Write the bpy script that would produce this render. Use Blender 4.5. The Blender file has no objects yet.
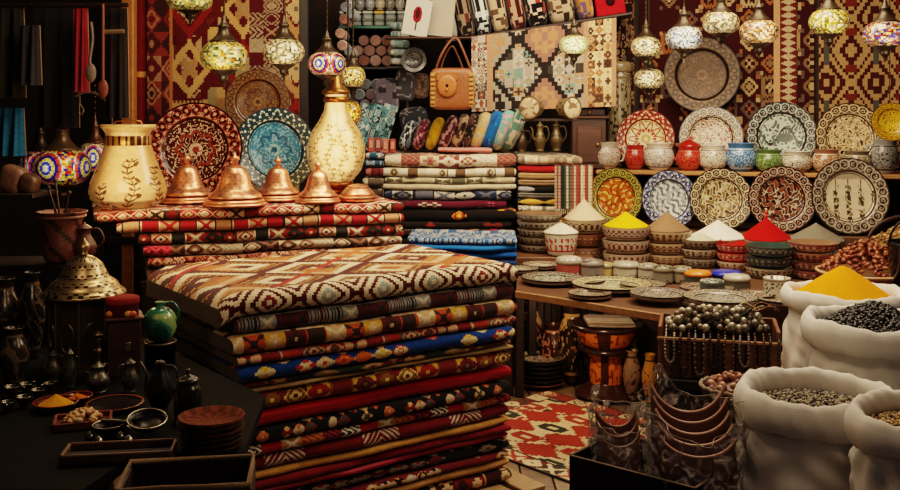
import bpy, math, random
import numpy as np
from mathutils import Vector, Matrix
pi=math.pi; F=1000.; H=1.65; HY=110.
SC=bpy.context.scene; COL=SC.collection
rnd=random.Random(7)
def P(px,py,Y): return Vector(((px-450)/F*Y, Y, H-(py-HY)/F*Y))
def on(px,py,z):
    Y=(H-z)*F/(py-HY); return P(px,py,Y)
def zat(py,Y): return H-(py-HY)/F*Y
def hx(s):
    s=s.lstrip('#'); c=np.array([int(s[i:i+2],16)/255 for i in (0,2,4)])
    return np.where(c<=.04045,c/12.92,((c+.055)/1.055)**2.4)
def PAL(s): return np.array([hx(x) for x in s.split()])
# ---------------------------------------------------------------- materials
MATS={}
def mat(kind):
    if kind in MATS: return MATS[kind]
    m=bpy.data.materials.new(kind); m.use_nodes=True; nt=m.node_tree; N=nt.nodes; L=nt.links
    b=N['Principled BSDF']; a=N.new('ShaderNodeAttribute'); a.attribute_name='Col'
    tc=N.new('ShaderNodeTexCoord'); nz=N.new('ShaderNodeTexNoise'); L.new(tc.outputs['Object'],nz.inputs['Vector'])
    rp=N.new('ShaderNodeMapRange'); L.new(nz.outputs['Fac'],rp.inputs[0]); rp.inputs[1].default_value=.25; rp.inputs[2].default_value=.75
    mx=N.new('ShaderNodeMix'); mx.data_type='RGBA'; mx.blend_type='MULTIPLY'; mx.inputs[0].default_value=1
    L.new(a.outputs['Color'],mx.inputs[6]); L.new(rp.outputs[0],mx.inputs[7]); L.new(mx.outputs[2],b.inputs['Base Color'])
    bp=N.new('ShaderNodeBump'); L.new(nz.outputs['Fac'],bp.inputs['Height']); L.new(bp.outputs[0],b.inputs['Normal'])
    #       scale rough metal lo hi bump dist
    S={'cloth':(160,.92,0,.6,1.15,.5,.003),'glaze':(22,.22,0,.82,1.08,.06,.002),'metal':(30,.3,1,.65,1.1,.25,.002),
       'copper':(24,.36,.9,.75,1.1,.15,.002),'wood':(14,.5,0,.55,1.1,.3,.003),'matte':(60,.8,0,.7,1.1,.4,.003),
       'plaster':(6,.9,0,.6,1.1,.5,.01),'powder':(220,.95,0,.75,1.1,.8,.004),'leather':(70,.45,0,.65,1.1,.4,.003),
       'sackcloth':(260,.9,0,.85,1.05,.35,.002),'darkmetal':(25,.36,.6,.6,1.1,.3,.002),'brass':(24,.38,.55,.6,1.1,.3,.002),'nut':(90,.42,0,.6,1.15,.5,.003)}
    if kind in S:
        sc,ro,me,lo,hi,bs,bd=S[kind]
        nz.inputs['Scale'].default_value=sc; nz.inputs['Detail'].default_value=3
        rp.inputs[3].default_value=lo; rp.inputs[4].default_value=hi
        b.inputs['Roughness'].default_value=ro; b.inputs['Metallic'].default_value=me
        bp.inputs['Strength'].default_value=bs; bp.inputs['Distance'].default_value=bd
        if kind=='wood':
            mp=N.new('ShaderNodeMapping'); mp.inputs['Scale'].default_value=(.25,2.5,2.5)
            L.new(tc.outputs['Object'],mp.inputs[0]); L.new(mp.outputs[0],nz.inputs['Vector']); nz.inputs['Distortion'].default_value=1.5
        if kind=='cloth': b.inputs['Sheen Weight'].default_value=.15
        if kind in('matte','cloth','powder','sackcloth'): b.inputs['Specular IOR Level'].default_value=.12
    elif kind.startswith('glow'):
        st=float(kind[4:])
        nz.inputs['Scale'].default_value=40; rp.inputs[3].default_value=.8; rp.inputs[4].default_value=1.1
        b.inputs['Roughness'].default_value=.25
        lw=N.new('ShaderNodeLayerWeight'); lw.inputs['Blend'].default_value=.5
        r2=N.new('ShaderNodeMapRange'); L.new(lw.outputs['Facing'],r2.inputs[0]); r2.inputs[1].default_value=0; r2.inputs[2].default_value=.55
        r2.inputs[3].default_value=1*st; r2.inputs[4].default_value=.10*st
        dk=N.new('ShaderNodeMix'); dk.data_type='RGBA'; dk.blend_type='MULTIPLY'; dk.inputs[0].default_value=1; dk.inputs[7].default_value=(.5,.5,.5,1); L.new(mx.outputs[2],dk.inputs[6]); L.new(dk.outputs[2],b.inputs['Base Color'])
        r2.interpolation_type='SMOOTHERSTEP'
        L.new(mx.outputs[2],b.inputs['Emission Color']); L.new(r2.outputs[0],b.inputs['Emission Strength'])
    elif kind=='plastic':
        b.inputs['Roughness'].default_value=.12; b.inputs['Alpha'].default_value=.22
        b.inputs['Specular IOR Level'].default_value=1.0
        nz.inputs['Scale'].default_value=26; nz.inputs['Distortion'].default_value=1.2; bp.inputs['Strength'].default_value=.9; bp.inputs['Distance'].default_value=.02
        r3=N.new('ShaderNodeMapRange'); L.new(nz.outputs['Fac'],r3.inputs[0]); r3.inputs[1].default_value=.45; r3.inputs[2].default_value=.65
        r3.inputs[3].default_value=.09; r3.inputs[4].default_value=.7; L.new(r3.outputs[0],b.inputs['Alpha'])  # whitish streaks put into the alpha imitate reflections on the plastic
    MATS[kind]=m; return m
# ---------------------------------------------------------------- mesh builder
class G:
    def __init__(s): s.V=[];s.I=[];s.S=[];s.C=[];s.sm=[];s.n=0
    def raw(s,V,faces,col,smooth=True):
        V=np.asarray(V,float).reshape(-1,3); 
        if isinstance(faces,np.ndarray):
            m=len(faces); fl=faces.reshape(-1); sz=np.full(m,faces.shape[1])
        else:
            m=len(faces); fl=np.array([i for f in faces for i in f]); sz=np.array([len(f) for f in faces])
        col=np.asarray(col,float)
        if col.ndim==1: col=np.tile(col,(m,1))
        s.V.append(V); s.I.append(fl+s.n); s.S.append(sz); s.C.append(col.reshape(-1,3)); s.sm.append(np.full(m,smooth)); s.n+=len(V); return s
    def grid(s,Pt,col,cu=False,cv=False,smooth=True):
        n,m=Pt.shape[:2]; idx=np.arange(n*m).reshape(n,m)
        if cu: idx=np.vstack([idx,idx[:1]])
        if cv: idx=np.hstack([idx,idx[:,:1]])
        q=np.stack([idx[:-1,:-1],idx[1:,:-1],idx[1:,1:],idx[:-1,1:]],-1).reshape(-1,4)
        return s.raw(Pt.reshape(-1,3),q,col,smooth)
    def lathe(s,prof,col,seg=32,at=(0,0,0),sx=1,sy=1,fn=None,smooth=True):
        """prof [(r,z)], bottom/outside first; col: one colour, a list per band, or function(theta,band_t,r,z)."""
        pr=np.array(prof,float); th=np.linspace(0,2*pi,seg,endpoint=False)
        Pt=np.zeros((seg,len(pr),3)); Pt[...,0]=np.cos(th)[:,None]*pr[:,0]*sx; Pt[...,1]=np.sin(th)[:,None]*pr[:,0]*sy; Pt[...,2]=pr[:,1]
        if fn is not None: Pt=fn(Pt,th)
        Pt=Pt+np.array(at)
        if callable(col):
            tm=th+pi/seg; mid=(pr[:-1]+pr[1:])/2; T,R=np.meshgrid(tm,mid[:,0],indexing='ij'); _,Z=np.meshgrid(tm,mid[:,1],indexing='ij')
            k=(np.arange(len(pr)-1)+.5)/(len(pr)-1); _,K=np.meshgrid(tm,k,indexing='ij'); c=col(T,K,R,Z).reshape(-1,3)
        elif isinstance(col,list):
            c=np.tile(np.array(col),(seg,1,1)).reshape(-1,3)
        else: c=col
        return s.grid(Pt,c,cu=True,smooth=smooth)
    def box(s,c,d,col,bev=.004,rz=0,M=None,smooth=False):
        x,y,z=[v/2 for v in d]; b=min(bev,x*.9,y*.9,z*.9); V=[]; 
        # 24 vertices: each corner pulled along two axes
        def vid(sx,sy,sz,k): return ((((sx>0)*2+(sy>0))*2+(sz>0))*3+k)
        V=[None]*24
        for sx in(-1,1):
            for sy in(-1,1):
                for sz in(-1,1):
                    V[vid(sx,sy,sz,0)]=(sx*x,sy*(y-b),sz*(z-b)); V[vid(sx,sy,sz,1)]=(sx*(x-b),sy*y,sz*(z-b)); V[vid(sx,sy,sz,2)]=(sx*(x-b),sy*(y-b),sz*z)
        Fc=[]
        for k in range(3):
            for sg in(-1,1):
                o=[(-1,-1),(1,-1),(1,1),(-1,1)]; f=[]
                for a,bb in o:
                    t=[a,bb]; t.insert(k,sg); f.append(vid(*t,k))
                Fc.append(f)
        for k in range(3):
            i,j=[q for q in range(3) if q!=k]
            for a in(-1,1):
                for bb in(-1,1):
                    t1=[0,0,0]; t1[i]=a; t1[j]=bb; t2=list(t1); t1[k]=-1; t2[k]=1
                    Fc.append([vid(*t1,i),vid(*t2,i),vid(*t2,j),vid(*t1,j)])
        for sx in(-1,1):
            for sy in(-1,1):
                for sz in(-1,1): Fc.append([vid(sx,sy,sz,k) for k in range(3)])
        V=np.array(V); R=np.array(Matrix.Rotation(rz,3,'Z')) if M is None else np.array(M)
        # orient outward
        V2=V@R.T+np.array(c); out=[]
        for f in Fc:
            p=V[f]; nrm=np.cross(p[1]-p[0],p[2]-p[0]); out.append(f if nrm@p.mean(0)>0 else f[::-1])
        return s.raw(V2,out,col,smooth)
    def tube(s,path,r,col,seg=8,cap=True):
        p=np.array([tuple(q) for q in path],float); n=len(p); r=np.broadcast_to(np.array(r,float),(n,))
        t=np.gradient(p,axis=0); t/=np.linalg.norm(t,axis=1)[:,None]+1e-12
        up=np.array([0,0,1.]) if abs(t[0][2])<.9 else np.array([1.,0,0]); a=np.cross(t[0],up); a/=np.linalg.norm(a)
        Pt=np.zeros((seg,n,3)); th=np.linspace(0,2*pi,seg,endpoint=False)
        for i in range(n):
            a=a-t[i]*(a@t[i]); a/=np.linalg.norm(a)+1e-12; b=np.cross(t[i],a)
            Pt[:,i]=p[i]+r[i]*(np.cos(th)[:,None]*a+np.sin(th)[:,None]*b)
        col_=col
        s.grid(Pt,col_,cu=True)
        if cap:
            c0=np.asarray(col,float); c0=c0 if c0.ndim==1 else c0.reshape(-1,3)[0]
            s.raw(Pt[:,0],[list(range(seg))],c0,False); s.raw(Pt[:,-1],[list(range(seg))[::-1]],c0,False)
        return s
    def ball(s,c,r,col,seg=10,rings=6,sc=(1,1,1)):
        a=np.linspace(-pi/2,pi/2,rings+1); return s.lathe([(r*math.cos(q)*sc[0],r*math.sin(q)*sc[2]) for q in a],col,seg,at=c,sy=sc[1]/sc[0])
    def build(s,name,m,parent=None,loc=(0,0,0),rot=(0,0,0)):
        V=np.concatenate(s.V); I=np.concatenate(s.I).astype(np.int32); S=np.concatenate(s.S); C=np.concatenate(s.C); sm=np.concatenate(s.sm)
        me=bpy.data.meshes.new(name); me.vertices.add(len(V)); me.vertices.foreach_set('co',V.astype(np.float32).ravel())
        me.loops.add(len(I)); me.loops.foreach_set('vertex_index',I); me.polygons.add(len(S))
        me.polygons.foreach_set('loop_start',np.concatenate([[0],np.cumsum(S)[:-1]]).astype(np.int32)); me.polygons.foreach_set('use_smooth',sm)
        me.update(calc_edges=True)
        at=me.color_attributes.new('Col','FLOAT_COLOR','CORNER'); c4=np.ones((len(I),4),np.float32); c4[:,:3]=np.repeat(np.clip(C,0,1),S,axis=0)
        at.data.foreach_set('color',c4.ravel())
        me.materials.append(mat(m)); o=bpy.data.objects.new(name,me); COL.objects.link(o); o.parent=parent; o.location=loc; o.rotation_euler=rot; return o
def tag(o,label,cat,group=None,kind=None):
    if label: o['label']=label
    if cat: o['category']=cat
    if group: o['group']=group
    if kind: o['kind']=kind
    return o
def thing(name,label,cat,loc,rot=(0,0,0),group=None):
    o=bpy.data.objects.new(name,None); COL.objects.link(o); o.empty_display_size=.05; o.location=loc; o.rotation_euler=rot; return tag(o,label,cat,group)
def copy_tree(o,parent=None):
    kids=[c for c in bpy.data.objects if c.parent==o]
    c=o.copy(); COL.objects.link(c); c.parent=parent
    for k in kids: copy_tree(k,c)
    return c
def struct(o): o['kind']='structure'; return o
# ---------------------------------------------------------------- patterns (numpy, evaluated per face)
def hs(i,j,s=0.): 
    v=np.sin(np.asarray(i)*12.9898+np.asarray(j)*78.233+s*37.719+.5)*43758.5453; return v-np.floor(v)
def pick(pal,h): return pal[np.clip((h*len(pal)).astype(int),0,len(pal)-1)]
def kilim(u,v,seed,pal,cw=.07,ch=.06,motifs=(0,1,2,3,5),q=6,period=5):
    """stepped kilim motifs in cells cw x ch, rows centred on v=0"""
    u=np.asarray(u,float); v=np.asarray(v,float)
    j=np.floor(v/ch+.5); uu=u/cw+seed*.37; i=np.floor(uu); x=(uu-i)*2-1; y=(v/ch+.5-j)*2-1
    x=(np.floor(x*q)+.5)/q; y=(np.floor(y*q)+.5)/q; X=abs(x); Y=abs(y); im=np.mod(i,period)
    mo=np.array(motifs)[(hs(im,j,seed)*len(motifs)).astype(int).clip(0,len(motifs)-1)]
    d=X+Y
    lv=np.zeros(d.shape,int)
    ring=np.where(d<.3,2,np.where(d<.55,1,np.where(d<.85,3,np.where(d<1.1,1,0))))
    chev=np.where(np.mod(x*1.5+Y*1.2,1.)<.5,1,0)
    xs=np.where(abs(X-Y)<.22,1,np.where(d<.3,2,0))
    hg=np.where(X<Y*.9,1,np.where(X<.25,2,0))
    sol=np.where(X>.8,3,0)
    fl=np.where(((X<.28)&(Y<.85))|((Y<.28)&(X<.75)),1,np.where(d<.8,2,0)); fl=np.where(d<.25,3,fl)
    st=np.where(np.mod(x*2.5,1)<.5,1,0)
    hook=np.where((d>.7)&(d<1.0),1,np.where((X<.2)|((Y<.2)&(X<.5)),2,np.where((d>1.3)&(d<1.55),3,0)))
    for k,p in enumerate((ring,chev,xs,hg,sol,fl,st,hook)): lv=np.where(mo==k,p,lv)
    n=len(pal); b0=(hs(im,j,seed+3)*n).astype(int); 
    sh=1+(hs(im,j,seed+5)*(n-1)).astype(int).clip(0,n-2)
    c0=pal[b0%n]; c1=pal[(b0+sh)%n]; c2=pal[(b0+sh+1)%n]; c3=pal[(b0+2*sh+1)%n]
    o=np.where(lv[...,None]==0,c0,np.where(lv[...,None]==1,c1,np.where(lv[...,None]==2,c2,c3)))
    return o
def squig(x,y,seed,f=14.):
    r=np.random.RandomState(int(seed*10)+3); o=0
    for k in range(5):
        a=r.uniform(0,2*pi); g=f*r.uniform(.6,1.5); o=o+np.sin(g*(x*math.cos(a)+y*math.sin(a))+r.uniform(0,6)+1.5*np.sin(f*.7*(x*math.sin(a)-y*math.cos(a))))
    return o
def band(x,lo,hi): return (x>=lo)&(x<hi)
def platepat(style,pal,seed):
    """returns function(theta,t,r,z)->colour, r in [0,1]; pal: rim base, rim figure, centre base, fig a, fig b, line"""
    pal=PAL(pal)*np.array([.80,.76,.70])
    def f(th,rr):
        x=rr*np.cos(th); y=rr*np.sin(th); o=np.zeros(rr.shape+(3,)); rb,rf,cb,fa,fb,ln=pal
        S=lambda m,c: np.copyto(o,np.broadcast_to(c,o.shape),where=m[...,None])
        S(rr<2,cb); rim=rr>.68; S(rim,rb)
        n=20 if style!='c' else 26
        n=n+(seed%3)*2; kk=np.floor(th*n/(2*pi)); p_=(np.mod(th*n/(2*pi),1)-.5)*2; q_=(rr-.84)/.115*np.where(np.mod(kk,2)<1,1,-1); h_=np.hypot(p_,q_)
        S(rim&(abs(h_-.66)<.2)&(p_*q_<.22),ln); S(rim&(h_<.3),rf); S(rim&(abs(h_-.66)<.2)&(p_*q_>=.22),rf); S(rim&(h_>1.12)&(abs(q_)<1.1),rf)
        q=squig(x,y,seed,34. if style=='c' else 26.)
        inn=rr<=.66
        if style=='a': S(inn&(abs(q)<.42),fa); S(inn&(q>1.7),fb); S(inn&(q<-2.2),ln)
        elif style=='r':
            pet=np.cos(10*th)*.14+.40; S(inn&(rr<pet+.12),fa); S(inn&(rr<pet),cb); S(inn&(rr<.17),fb); S(inn&(rr<.08),cb)
            dots=(np.cos(10*th)>.3)&band(rr,.24,.36); S(dots,fa); S(inn&(rr>.57)&(np.cos(20*th)>0),fb)
        elif style=='f': # figures: columns & clumps
            S(inn&(q>.9),fa); S(inn&(q<-1.3),fb); S(inn&(abs(q)<.12),ln)
        elif style=='t': # hanging branches
            c=(np.mod(x*3.1+.5,1)-.5); S(inn&(abs(c)<.035)&(y>-.1),ln); S(inn&(abs(c)<.2)&(q>.2)&(y<.15),fa); S(inn&(abs(c)<.25)&(q<-1.2)&(y<.3),fb)
            S(inn&(y>.45),cb*.55)
        elif style=='b': # bird and branch
            S(inn&(abs(y-.25*np.sin(x*7+seed))<.05),ln); S(inn&(q>1.1),fa); S(inn&(q<-1.6),fb); S(inn&(((x-.1)/.25)**2+((y+.05)/.13)**2<1),fa)
        elif style=='c': # coptic arabesque fine
            S(inn&(abs(q)<.8),fa); rg=np.cos(8*th)*.05; S(inn&(abs(rr-.36-rg)<.035),fb); S(inn&(rr<.14),fa); S(inn&(rr<.07),fb); S(inn&(abs(q)<.28),cb)
        S(band(rr,.60,.615),ln); S(band(rr,.66,.70),ln); S(band(rr,.70,.715),rb); S(rr>.965,ln)
        return o
    return f
def area(loc,tgt,size,power,col):
    l=bpy.data.lights.new('area_light','AREA'); l.energy=power; l.size=size; l.color=col; o=bpy.data.objects.new('area_light',l); COL.objects.link(o); o.location=loc
    d=Vector(tgt)-Vector(loc); o.rotation_euler=d.to_track_quat('-Z','Y').to_euler(); return o
def point(loc,power,col,r=.05):
    l=bpy.data.lights.new('point_light','POINT'); l.energy=power; l.color=col; l.shadow_soft_size=r; o=bpy.data.objects.new('point_light',l); COL.objects.link(o); o.location=loc; return o

def adopt(o,p):
    """make o a part of p and leave it where it stands"""
    o.parent=p; m=Matrix.LocRotScale(p.location,p.rotation_euler,p.scale); o.matrix_parent_inverse=m.inverted(); return o
# ---------------------------------------------------------------- the setting
g=G(); g.box((0,4,-.05),(9,10,.1),PAL('5a4030')[0],0); 
def planks(name,x0,x1,y0,y1,z,w,col,kind='structure'):
    g=G(); n=int((x1-x0)/w)
    for i in range(n):
        c=hx(col)*(.7+.5*rnd.random()); g.box((x0+w*(i+.5),(y0+y1)/2,z-.02),(w-.006,y1-y0,.04),c,.003)
    o=g.build(name,'wood'); o['kind']=kind; return o
planks('floor',-3.6,3.8,1.0,8.0,0,.14,'#7a6248')
def struct_box(name,c,d,col,rz=0,m='plaster'):
    g=G(); g.box((0,0,0),d,hx(col),.0); o=g.build(name,m,None,c,(0,0,rz)); return struct(o)
struct_box('wall_back',(-.6,7.55,1.6),(6.0,.2,3.2),'#2a1c14')
struct_box('wall_left',(-3.5,4.4,1.6),(.2,6.6,3.2),'#100c0a')
struct_box('ceiling',(0,4.4,3.25),(7.6,6.8,.1),'#1c1410')
WR=math.radians(-16); WO=Vector((1.04,6.93,0)); WE=Vector((math.cos(WR),math.sin(WR),0)); WN=Vector((-WE.y,WE.x,0))
def wallY(px,d):
    k=(px-450)/F; return (WO.x*WN.x+WO.y*WN.y-d)/(k*WN.x+WN.y)
def W(px,py,d): return P(px,py,wallY(px,d))
c=WO+WE*1.35+WN*.25; struct_box('wall_right',(c.x,c.y,1.6),(2.75,.48,3.2),'#2c1a12',WR)
struct_box('wall_side',(3.72,3.9,1.6),(.2,5.8,3.2),'#1a100c')
# ---------------------------------------------------------------- rugs
def ribbon(h,D,folds,r_front_extra=0.,fine=None):
    """fold path (y,z), outer wrap last-first. returns pts, arc length from front of outer fold"""
    if folds==4:
        t=h/4.; segs=[]
        yy=lambda a,b,n: np.linspace(a,b,n)
        top_n=14 if not fine else int(D/fine)
        front=2*t
        a=np.linspace(pi/2,3*pi/2,15)
        outer_top=[(y,1.5*t) for y in D-t-(D-t-front)*np.linspace(0,1,top_n)**(.5 if not fine else 1)]
        arc=[(front+1.5*t*math.cos(q)*1.15,1.5*t*math.sin(q)) for q in a][1:]
        bot=[(y,-1.5*t) for y in (front+.02,front+.1,D)]
        # inner
        ba=[(D-t+.5*t*math.cos(q),t+.5*t*math.sin(q)) for q in np.linspace(-pi/2,pi/2,6)][:-1]
        inn=[(front+.5*t*math.cos(q),.5*t*math.sin(q)) for q in np.linspace(3*pi/2,pi/2,6)]
        pts=[(D,-.5*t)]+inn+ba+outer_top+arc+bot
        k0=1+len(inn)+len(ba)+len(outer_top)+6
    else:
        t=h/2.; front=t; top_n=12 if not fine else int(D/fine)
        top=[(y,.5*t) for y in D-(D-front)*np.linspace(0,1,top_n)**(.5 if not fine else 1)]
        arc=[(front+.5*t*math.cos(q)*1.6,.5*t*math.sin(q)) for q in np.linspace(pi/2,3*pi/2,11)][1:]
        pts=top+arc+[(front+.05,-.5*t),(D,-.5*t)]; k0=len(top)+4
    p=np.array(pts); s=np.concatenate([[0],np.cumsum(np.hypot(*np.diff(p,axis=0).T))]); return p,s-s[k0],t
def rug(name,label,group,origin,yaw,x0,x1,D,z0,h,patf,folds=4,seed=0,wob=.012,fine=None,du=.007,cat='rug',droop=0.,parent=None,zw=.003,slope=0.,z_at=None,mat_='cloth',yoff=0.):
    p,s,t=ribbon(h*.98,D,folds,fine=fine); n=int((x1-x0)/du)+1; xs=np.linspace(x0,x1,n)
    d=np.gradient(p,axis=0); d/=np.linalg.norm(d,axis=1)[:,None]+1e-9; nr=np.stack([-d[:,1],d[:,0]],1)
    g=G(); r=np.random.RandomState(seed); r_k=seed*2.3
    ph=r.uniform(0,6,6); ph[3:]=(1.,2.,0)
    front_w=np.exp(-np.maximum(p[:,0],0)/.12)
    def wave(x): return wob*(.6*np.sin(x*5+ph[0])+.4*np.sin(x*13+ph[1])+.15*np.sin(x*31+ph[2]))
    def zz(x,y):
        z=zw*(np.sin(x*9+ph[3])+.6*np.sin(x*21+ph[4]))
        if droop: z=z-droop*np.exp(-(x-x0)/.045)-droop*.25*np.exp(-(x1-x)/.05)
        return z
    layers=[]
    for sg in (1,-1):
        q=p+nr*sg*t*.47
        X=np.repeat(xs[:,None],len(q),1); Yp=np.repeat(q[None,:,0],n,0)+wave(xs)[:,None]*front_w[None,:]+yoff; 
        Z=np.repeat(q[None,:,1],n,0)
        end=np.minimum((X-x0),(x1-X)); shrink=(1-.25*np.exp(-end/.012))*(1-.07*(1+np.sin(X*8+ph[5]*9+r_k))/2); Z=Z*shrink+zz(X,Yp)+z0+h/2+slope*(X-x0)
        layers.append(np.stack([X,Yp,Z],-1))
    um=(xs[:-1]+xs[1:])/2; vm=(s[:-1]+s[1:])/2; U,Vv=np.meshgrid(um,vm,indexing='ij'); c=patf(U,Vv)
    a=np.zeros(c.shape[1]); 
    g.grid(layers[0],c*.25,smooth=True); g.grid(layers[1],c.reshape(-1,3),smooth=True)
    # ends close the sheet edge
    for e in (0,-1):
        E=np.stack([layers[0][e],layers[1][e]],0); g.grid(E,np.tile(hx('#8a7458')*.6,(E.shape[1]-1,1)),smooth=False)
    for e in (0,-1):
        E=np.stack([layers[0][:,e],layers[1][:,e]],0); g.grid(E,hx('#8a7458')*.5,smooth=False)
    # fringe/selvedge corner cord along the outer fold ends
    o=g.build(name,mat_,parent,origin,(0,0,yaw))
    if label: tag(o,label,cat,group)
    return o
def KP(pal,seed,cw=.07,ch=.06,mo=(0,1,2,3,5),q=6,per=5):
    pal=PAL(pal) if isinstance(pal,str) else pal
    return lambda u,v: kilim(u,v,seed,pal,cw,ch,mo,q,per)
def plainp(c,c2=None,seed=0):
    a=hx(c)
    def f(u,v):
        k=.85+.3*hs(np.floor(u/.03),np.floor(v/.008),seed); o=a*k[...,None]
        if c2 is not None: o=np.where((np.mod(v+.01,.05)<.009)[...,None],hx(c2),o)
        return o
    return f
def sprinkle(base,pal,seed,cw=.05,dens=.45,ch=.035):
    """plain ground with occasional motifs"""
    b=hx(base); k=KP(pal,seed,cw,ch,(0,2,3,5,4),5,11)
    def f(u,v):
        i=np.floor(u/cw+seed*.37); j=np.floor(v/ch+.5); on_=hs(np.mod(i,11),j,seed+9)<dens
        x=np.mod(u/cw+seed*.37,1)*2-1; y=np.mod(v/ch+.5,1)*2-1; d=(abs(x)+abs(y))<1.15
        return np.where((on_&d)[...,None],k(u,v),b*(.85+.3*hs(np.floor(u/.02),np.floor(v/.008),seed))[...,None])
    return f
def diag(base,fig,seed,cw=.3):
    b=hx(base);fg=hx(fig)
    def f(u,v):
        x=np.mod(u/cw+seed,1); X=abs(x-.5)*cw; s_=np.mod((X*.8-(v))/.020,1.); m=(X<.085)&(s_<.42)&(abs(v)<.03)
        m2=(abs(v)>.045)&(np.mod(u/.05,1)<.4); return np.where(m[...,None],fg,np.where(m2[...,None],hx('#8a5030'),b*(.9+.2*hs(np.floor(u/.02),np.floor(v/.008),seed))[...,None]))
    return f
# big stepped-medallion carpet used for the top rug (seen from above) 
def toprug(u,v):
    pal=PAL('e8d4b0 4e100e b88448 7a1c14 9aa89c c8703c')
    cw=.25; x=np.mod(u/cw+.3,1)*2-1; q=10; 
    xs=(np.floor(x*q*1.2)+.5)/(q*1.2); yv=v/.075; j=np.floor((yv+1)/2); y=yv-2*j; ys=(np.floor(y*9)+.5)/9
    d=abs(xs)*1.15+abs(ys)*.85; k=np.mod(np.floor(d*4.6+.6),2)
    c=np.where((k==0)[...,None],pal[0],pal[1])
    i=np.floor(u/cw+.3); acc=hs(i,j,2); core=d<.3
    c=np.where(core[...,None],np.where((acc<.5)[...,None],pal[3],pal[4]),c); c=np.where((d<.14)[...,None],pal[0],c)
    tint=np.where((hs(np.floor(u/.4),np.floor(v/.18),4)<.3)[...,None],pal[5]*1.2,pal[0])
    c=np.where(((k==0)&(v>.1)&(d>.3))[...,None],c*.55+tint*.45,c)
    big=np.mod(np.floor((abs(np.mod(u/.5+.1,1)-.5)*.5+abs(np.mod(v/.4,1)-.5)*.5)*15),3)
    c2=np.where((big==0)[...,None],pal[1],np.where((big==1)[...,None],pal[0],np.where((np.mod(np.floor(u/.02)+np.floor(v/.02),2)==0)[...,None],pal[2],pal[1])))
    c2=np.where((band(np.mod(u*.8+v*.9,.62),0,.035))[...,None],hx('#a82418'),c2)
    c2=np.where((hs(np.floor((u+v)/.21),np.floor((u-v)/.21),3)<.22)[...,None],c2*.4+hx('#c87838')*.6,c2)
    return np.where((v<-.07)[...,None],c2,c)
YS=[262,284,299,316,325,339,345,349,365,380,393,403,416,423,431,437,449,457,466,481]
zs=[1.65-(y-110)*.0044 for y in YS]; zs[-1]=.022
yaw1=math.atan2(.70,.99); O1=(-.72,3.7,0)
M1='e0c8a0 4a1210 c8925c 2a2420 8a2418'
S1=[ # name-label, pattern, x0, x1, folds, wobble
 ('thick cream rug with maroon stepped diamonds on top of the front stack',toprug,-.13,1.25,4),
 ('grey and cream rug with hourglass motifs, second from the top of the front stack',KP('c8bca0 2c2422 8a8c88 5a1814',2,.07,.055,(0,3,6,1,2)),-.075,1.24,4),
 ('rug with orange star and cream hook motifs, third down the front stack',KP('d8b078 5a1c14 e8d4ac 3a2420 b84c24 c89a30',7,.085,.058,(0,5,2,1,4)),-.09,1.235,4),
 ('thin red rug with cream bow motifs above the blue rug of the front stack',KP('a02c1c e0b088 7a1c18 5c5a50',5,.09,.035,(4,2,3,0,4)),-.07,1.24,2),
 ('royal blue rug with cream and red motifs in the front stack',sprinkle('#0c3a80','e8d49c c02828 e8d49c e07028 d8b040',3,.085,.38,.04),-.07,1.22,4),
 ('thin dark green rug just beneath the blue rug of the front stack',sprinkle('#26302a','8a6a40 6a2018 b89060',4,.1,.5,.02),-.08,1.215,2),
 ('very thin pale tan rug edge below the dark green rug in the front stack',plainp('#a88c58'),-.05,1.22,2),
 ('maroon rug with large yellow flower motifs in the middle of the front stack',KP('9a2018 e0b040 7a2018 f0d078 4c1c30 8a5c28',13,.10,.062,(5,0,5,2,4)),-.05,1.21,4),
 ('plain bright red rug in the middle of the front stack',plainp('#a80c14','#8a0810'),-.04,1.215,4),
 ('black rug with small cream and orange squares under the plain red rug',sprinkle('#15100f','d8c09c c87040 e0b870 8a1820 4a5450',8,.05,.6,.04),-.035,1.205,4),
 ('tan rug with white arrowheads and navy patches in the lower front stack',KP('b07c3c a01418 e8dcc0 b07c3c 141c34',10,.085,.042,(1,4,2,4,1)),-.03,1.205,4),
 ('maroon rug with white diagonal stripes in the lower front stack',diag('#701016','#d8c8b0',.2,.42),-.02,1.2,4),
 ('plain golden tan rug edge below the striped maroon rug',plainp('#c08c44'),-.03,1.205,2),
 ('plain dark maroon thin rug in the lower front stack',plainp('#7c0c1c'),-.01,1.2,2),
 ('crimson thin rug with faint pink stripe in the lower front stack',plainp('#a01830','#c85060'),-.01,1.2,2),
 ('black rug with sparse grey dashes near the bottom of the front stack',sprinkle('#12100e','8a8070 6a2020',12,.09,.4,.03),0,1.2,4),
 ('crimson and black rug with white specks near the bottom of the front stack',sprinkle('#701820','c8b8a0 201018 d0a060',14,.06,.5,.025),0,1.2,2),
 ('tan rolled-edge rug second from the bottom of the front stack',plainp('#b88040','#d0a060'),0,1.205,2),
 ('dark maroon rug with cream cross motifs at the bottom of the front stack',KP('3c1014 d8b888 7a1c18 c09040 2c1814',16,.075,.045,(4,5,4,3,4)),0,1.2,4)]
for k,(lb,pf,x0,x1,fo) in enumerate(S1):
    rug('kilim_rug',lb,'folded rugs in the front stack',O1,yaw1,x0,x1,.80 if k else .84,zs[k+1]+.001,zs[k]-zs[k+1]-.002,pf,fo,seed=k,wob=.010 if k else .014,fine=.012 if k==0 else None,du=(.0042 if k==0 else .006) if k<12 else .008,droop=.045 if k==0 else 0,zw=.0015,yoff=rnd.uniform(-.012,.012))
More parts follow.
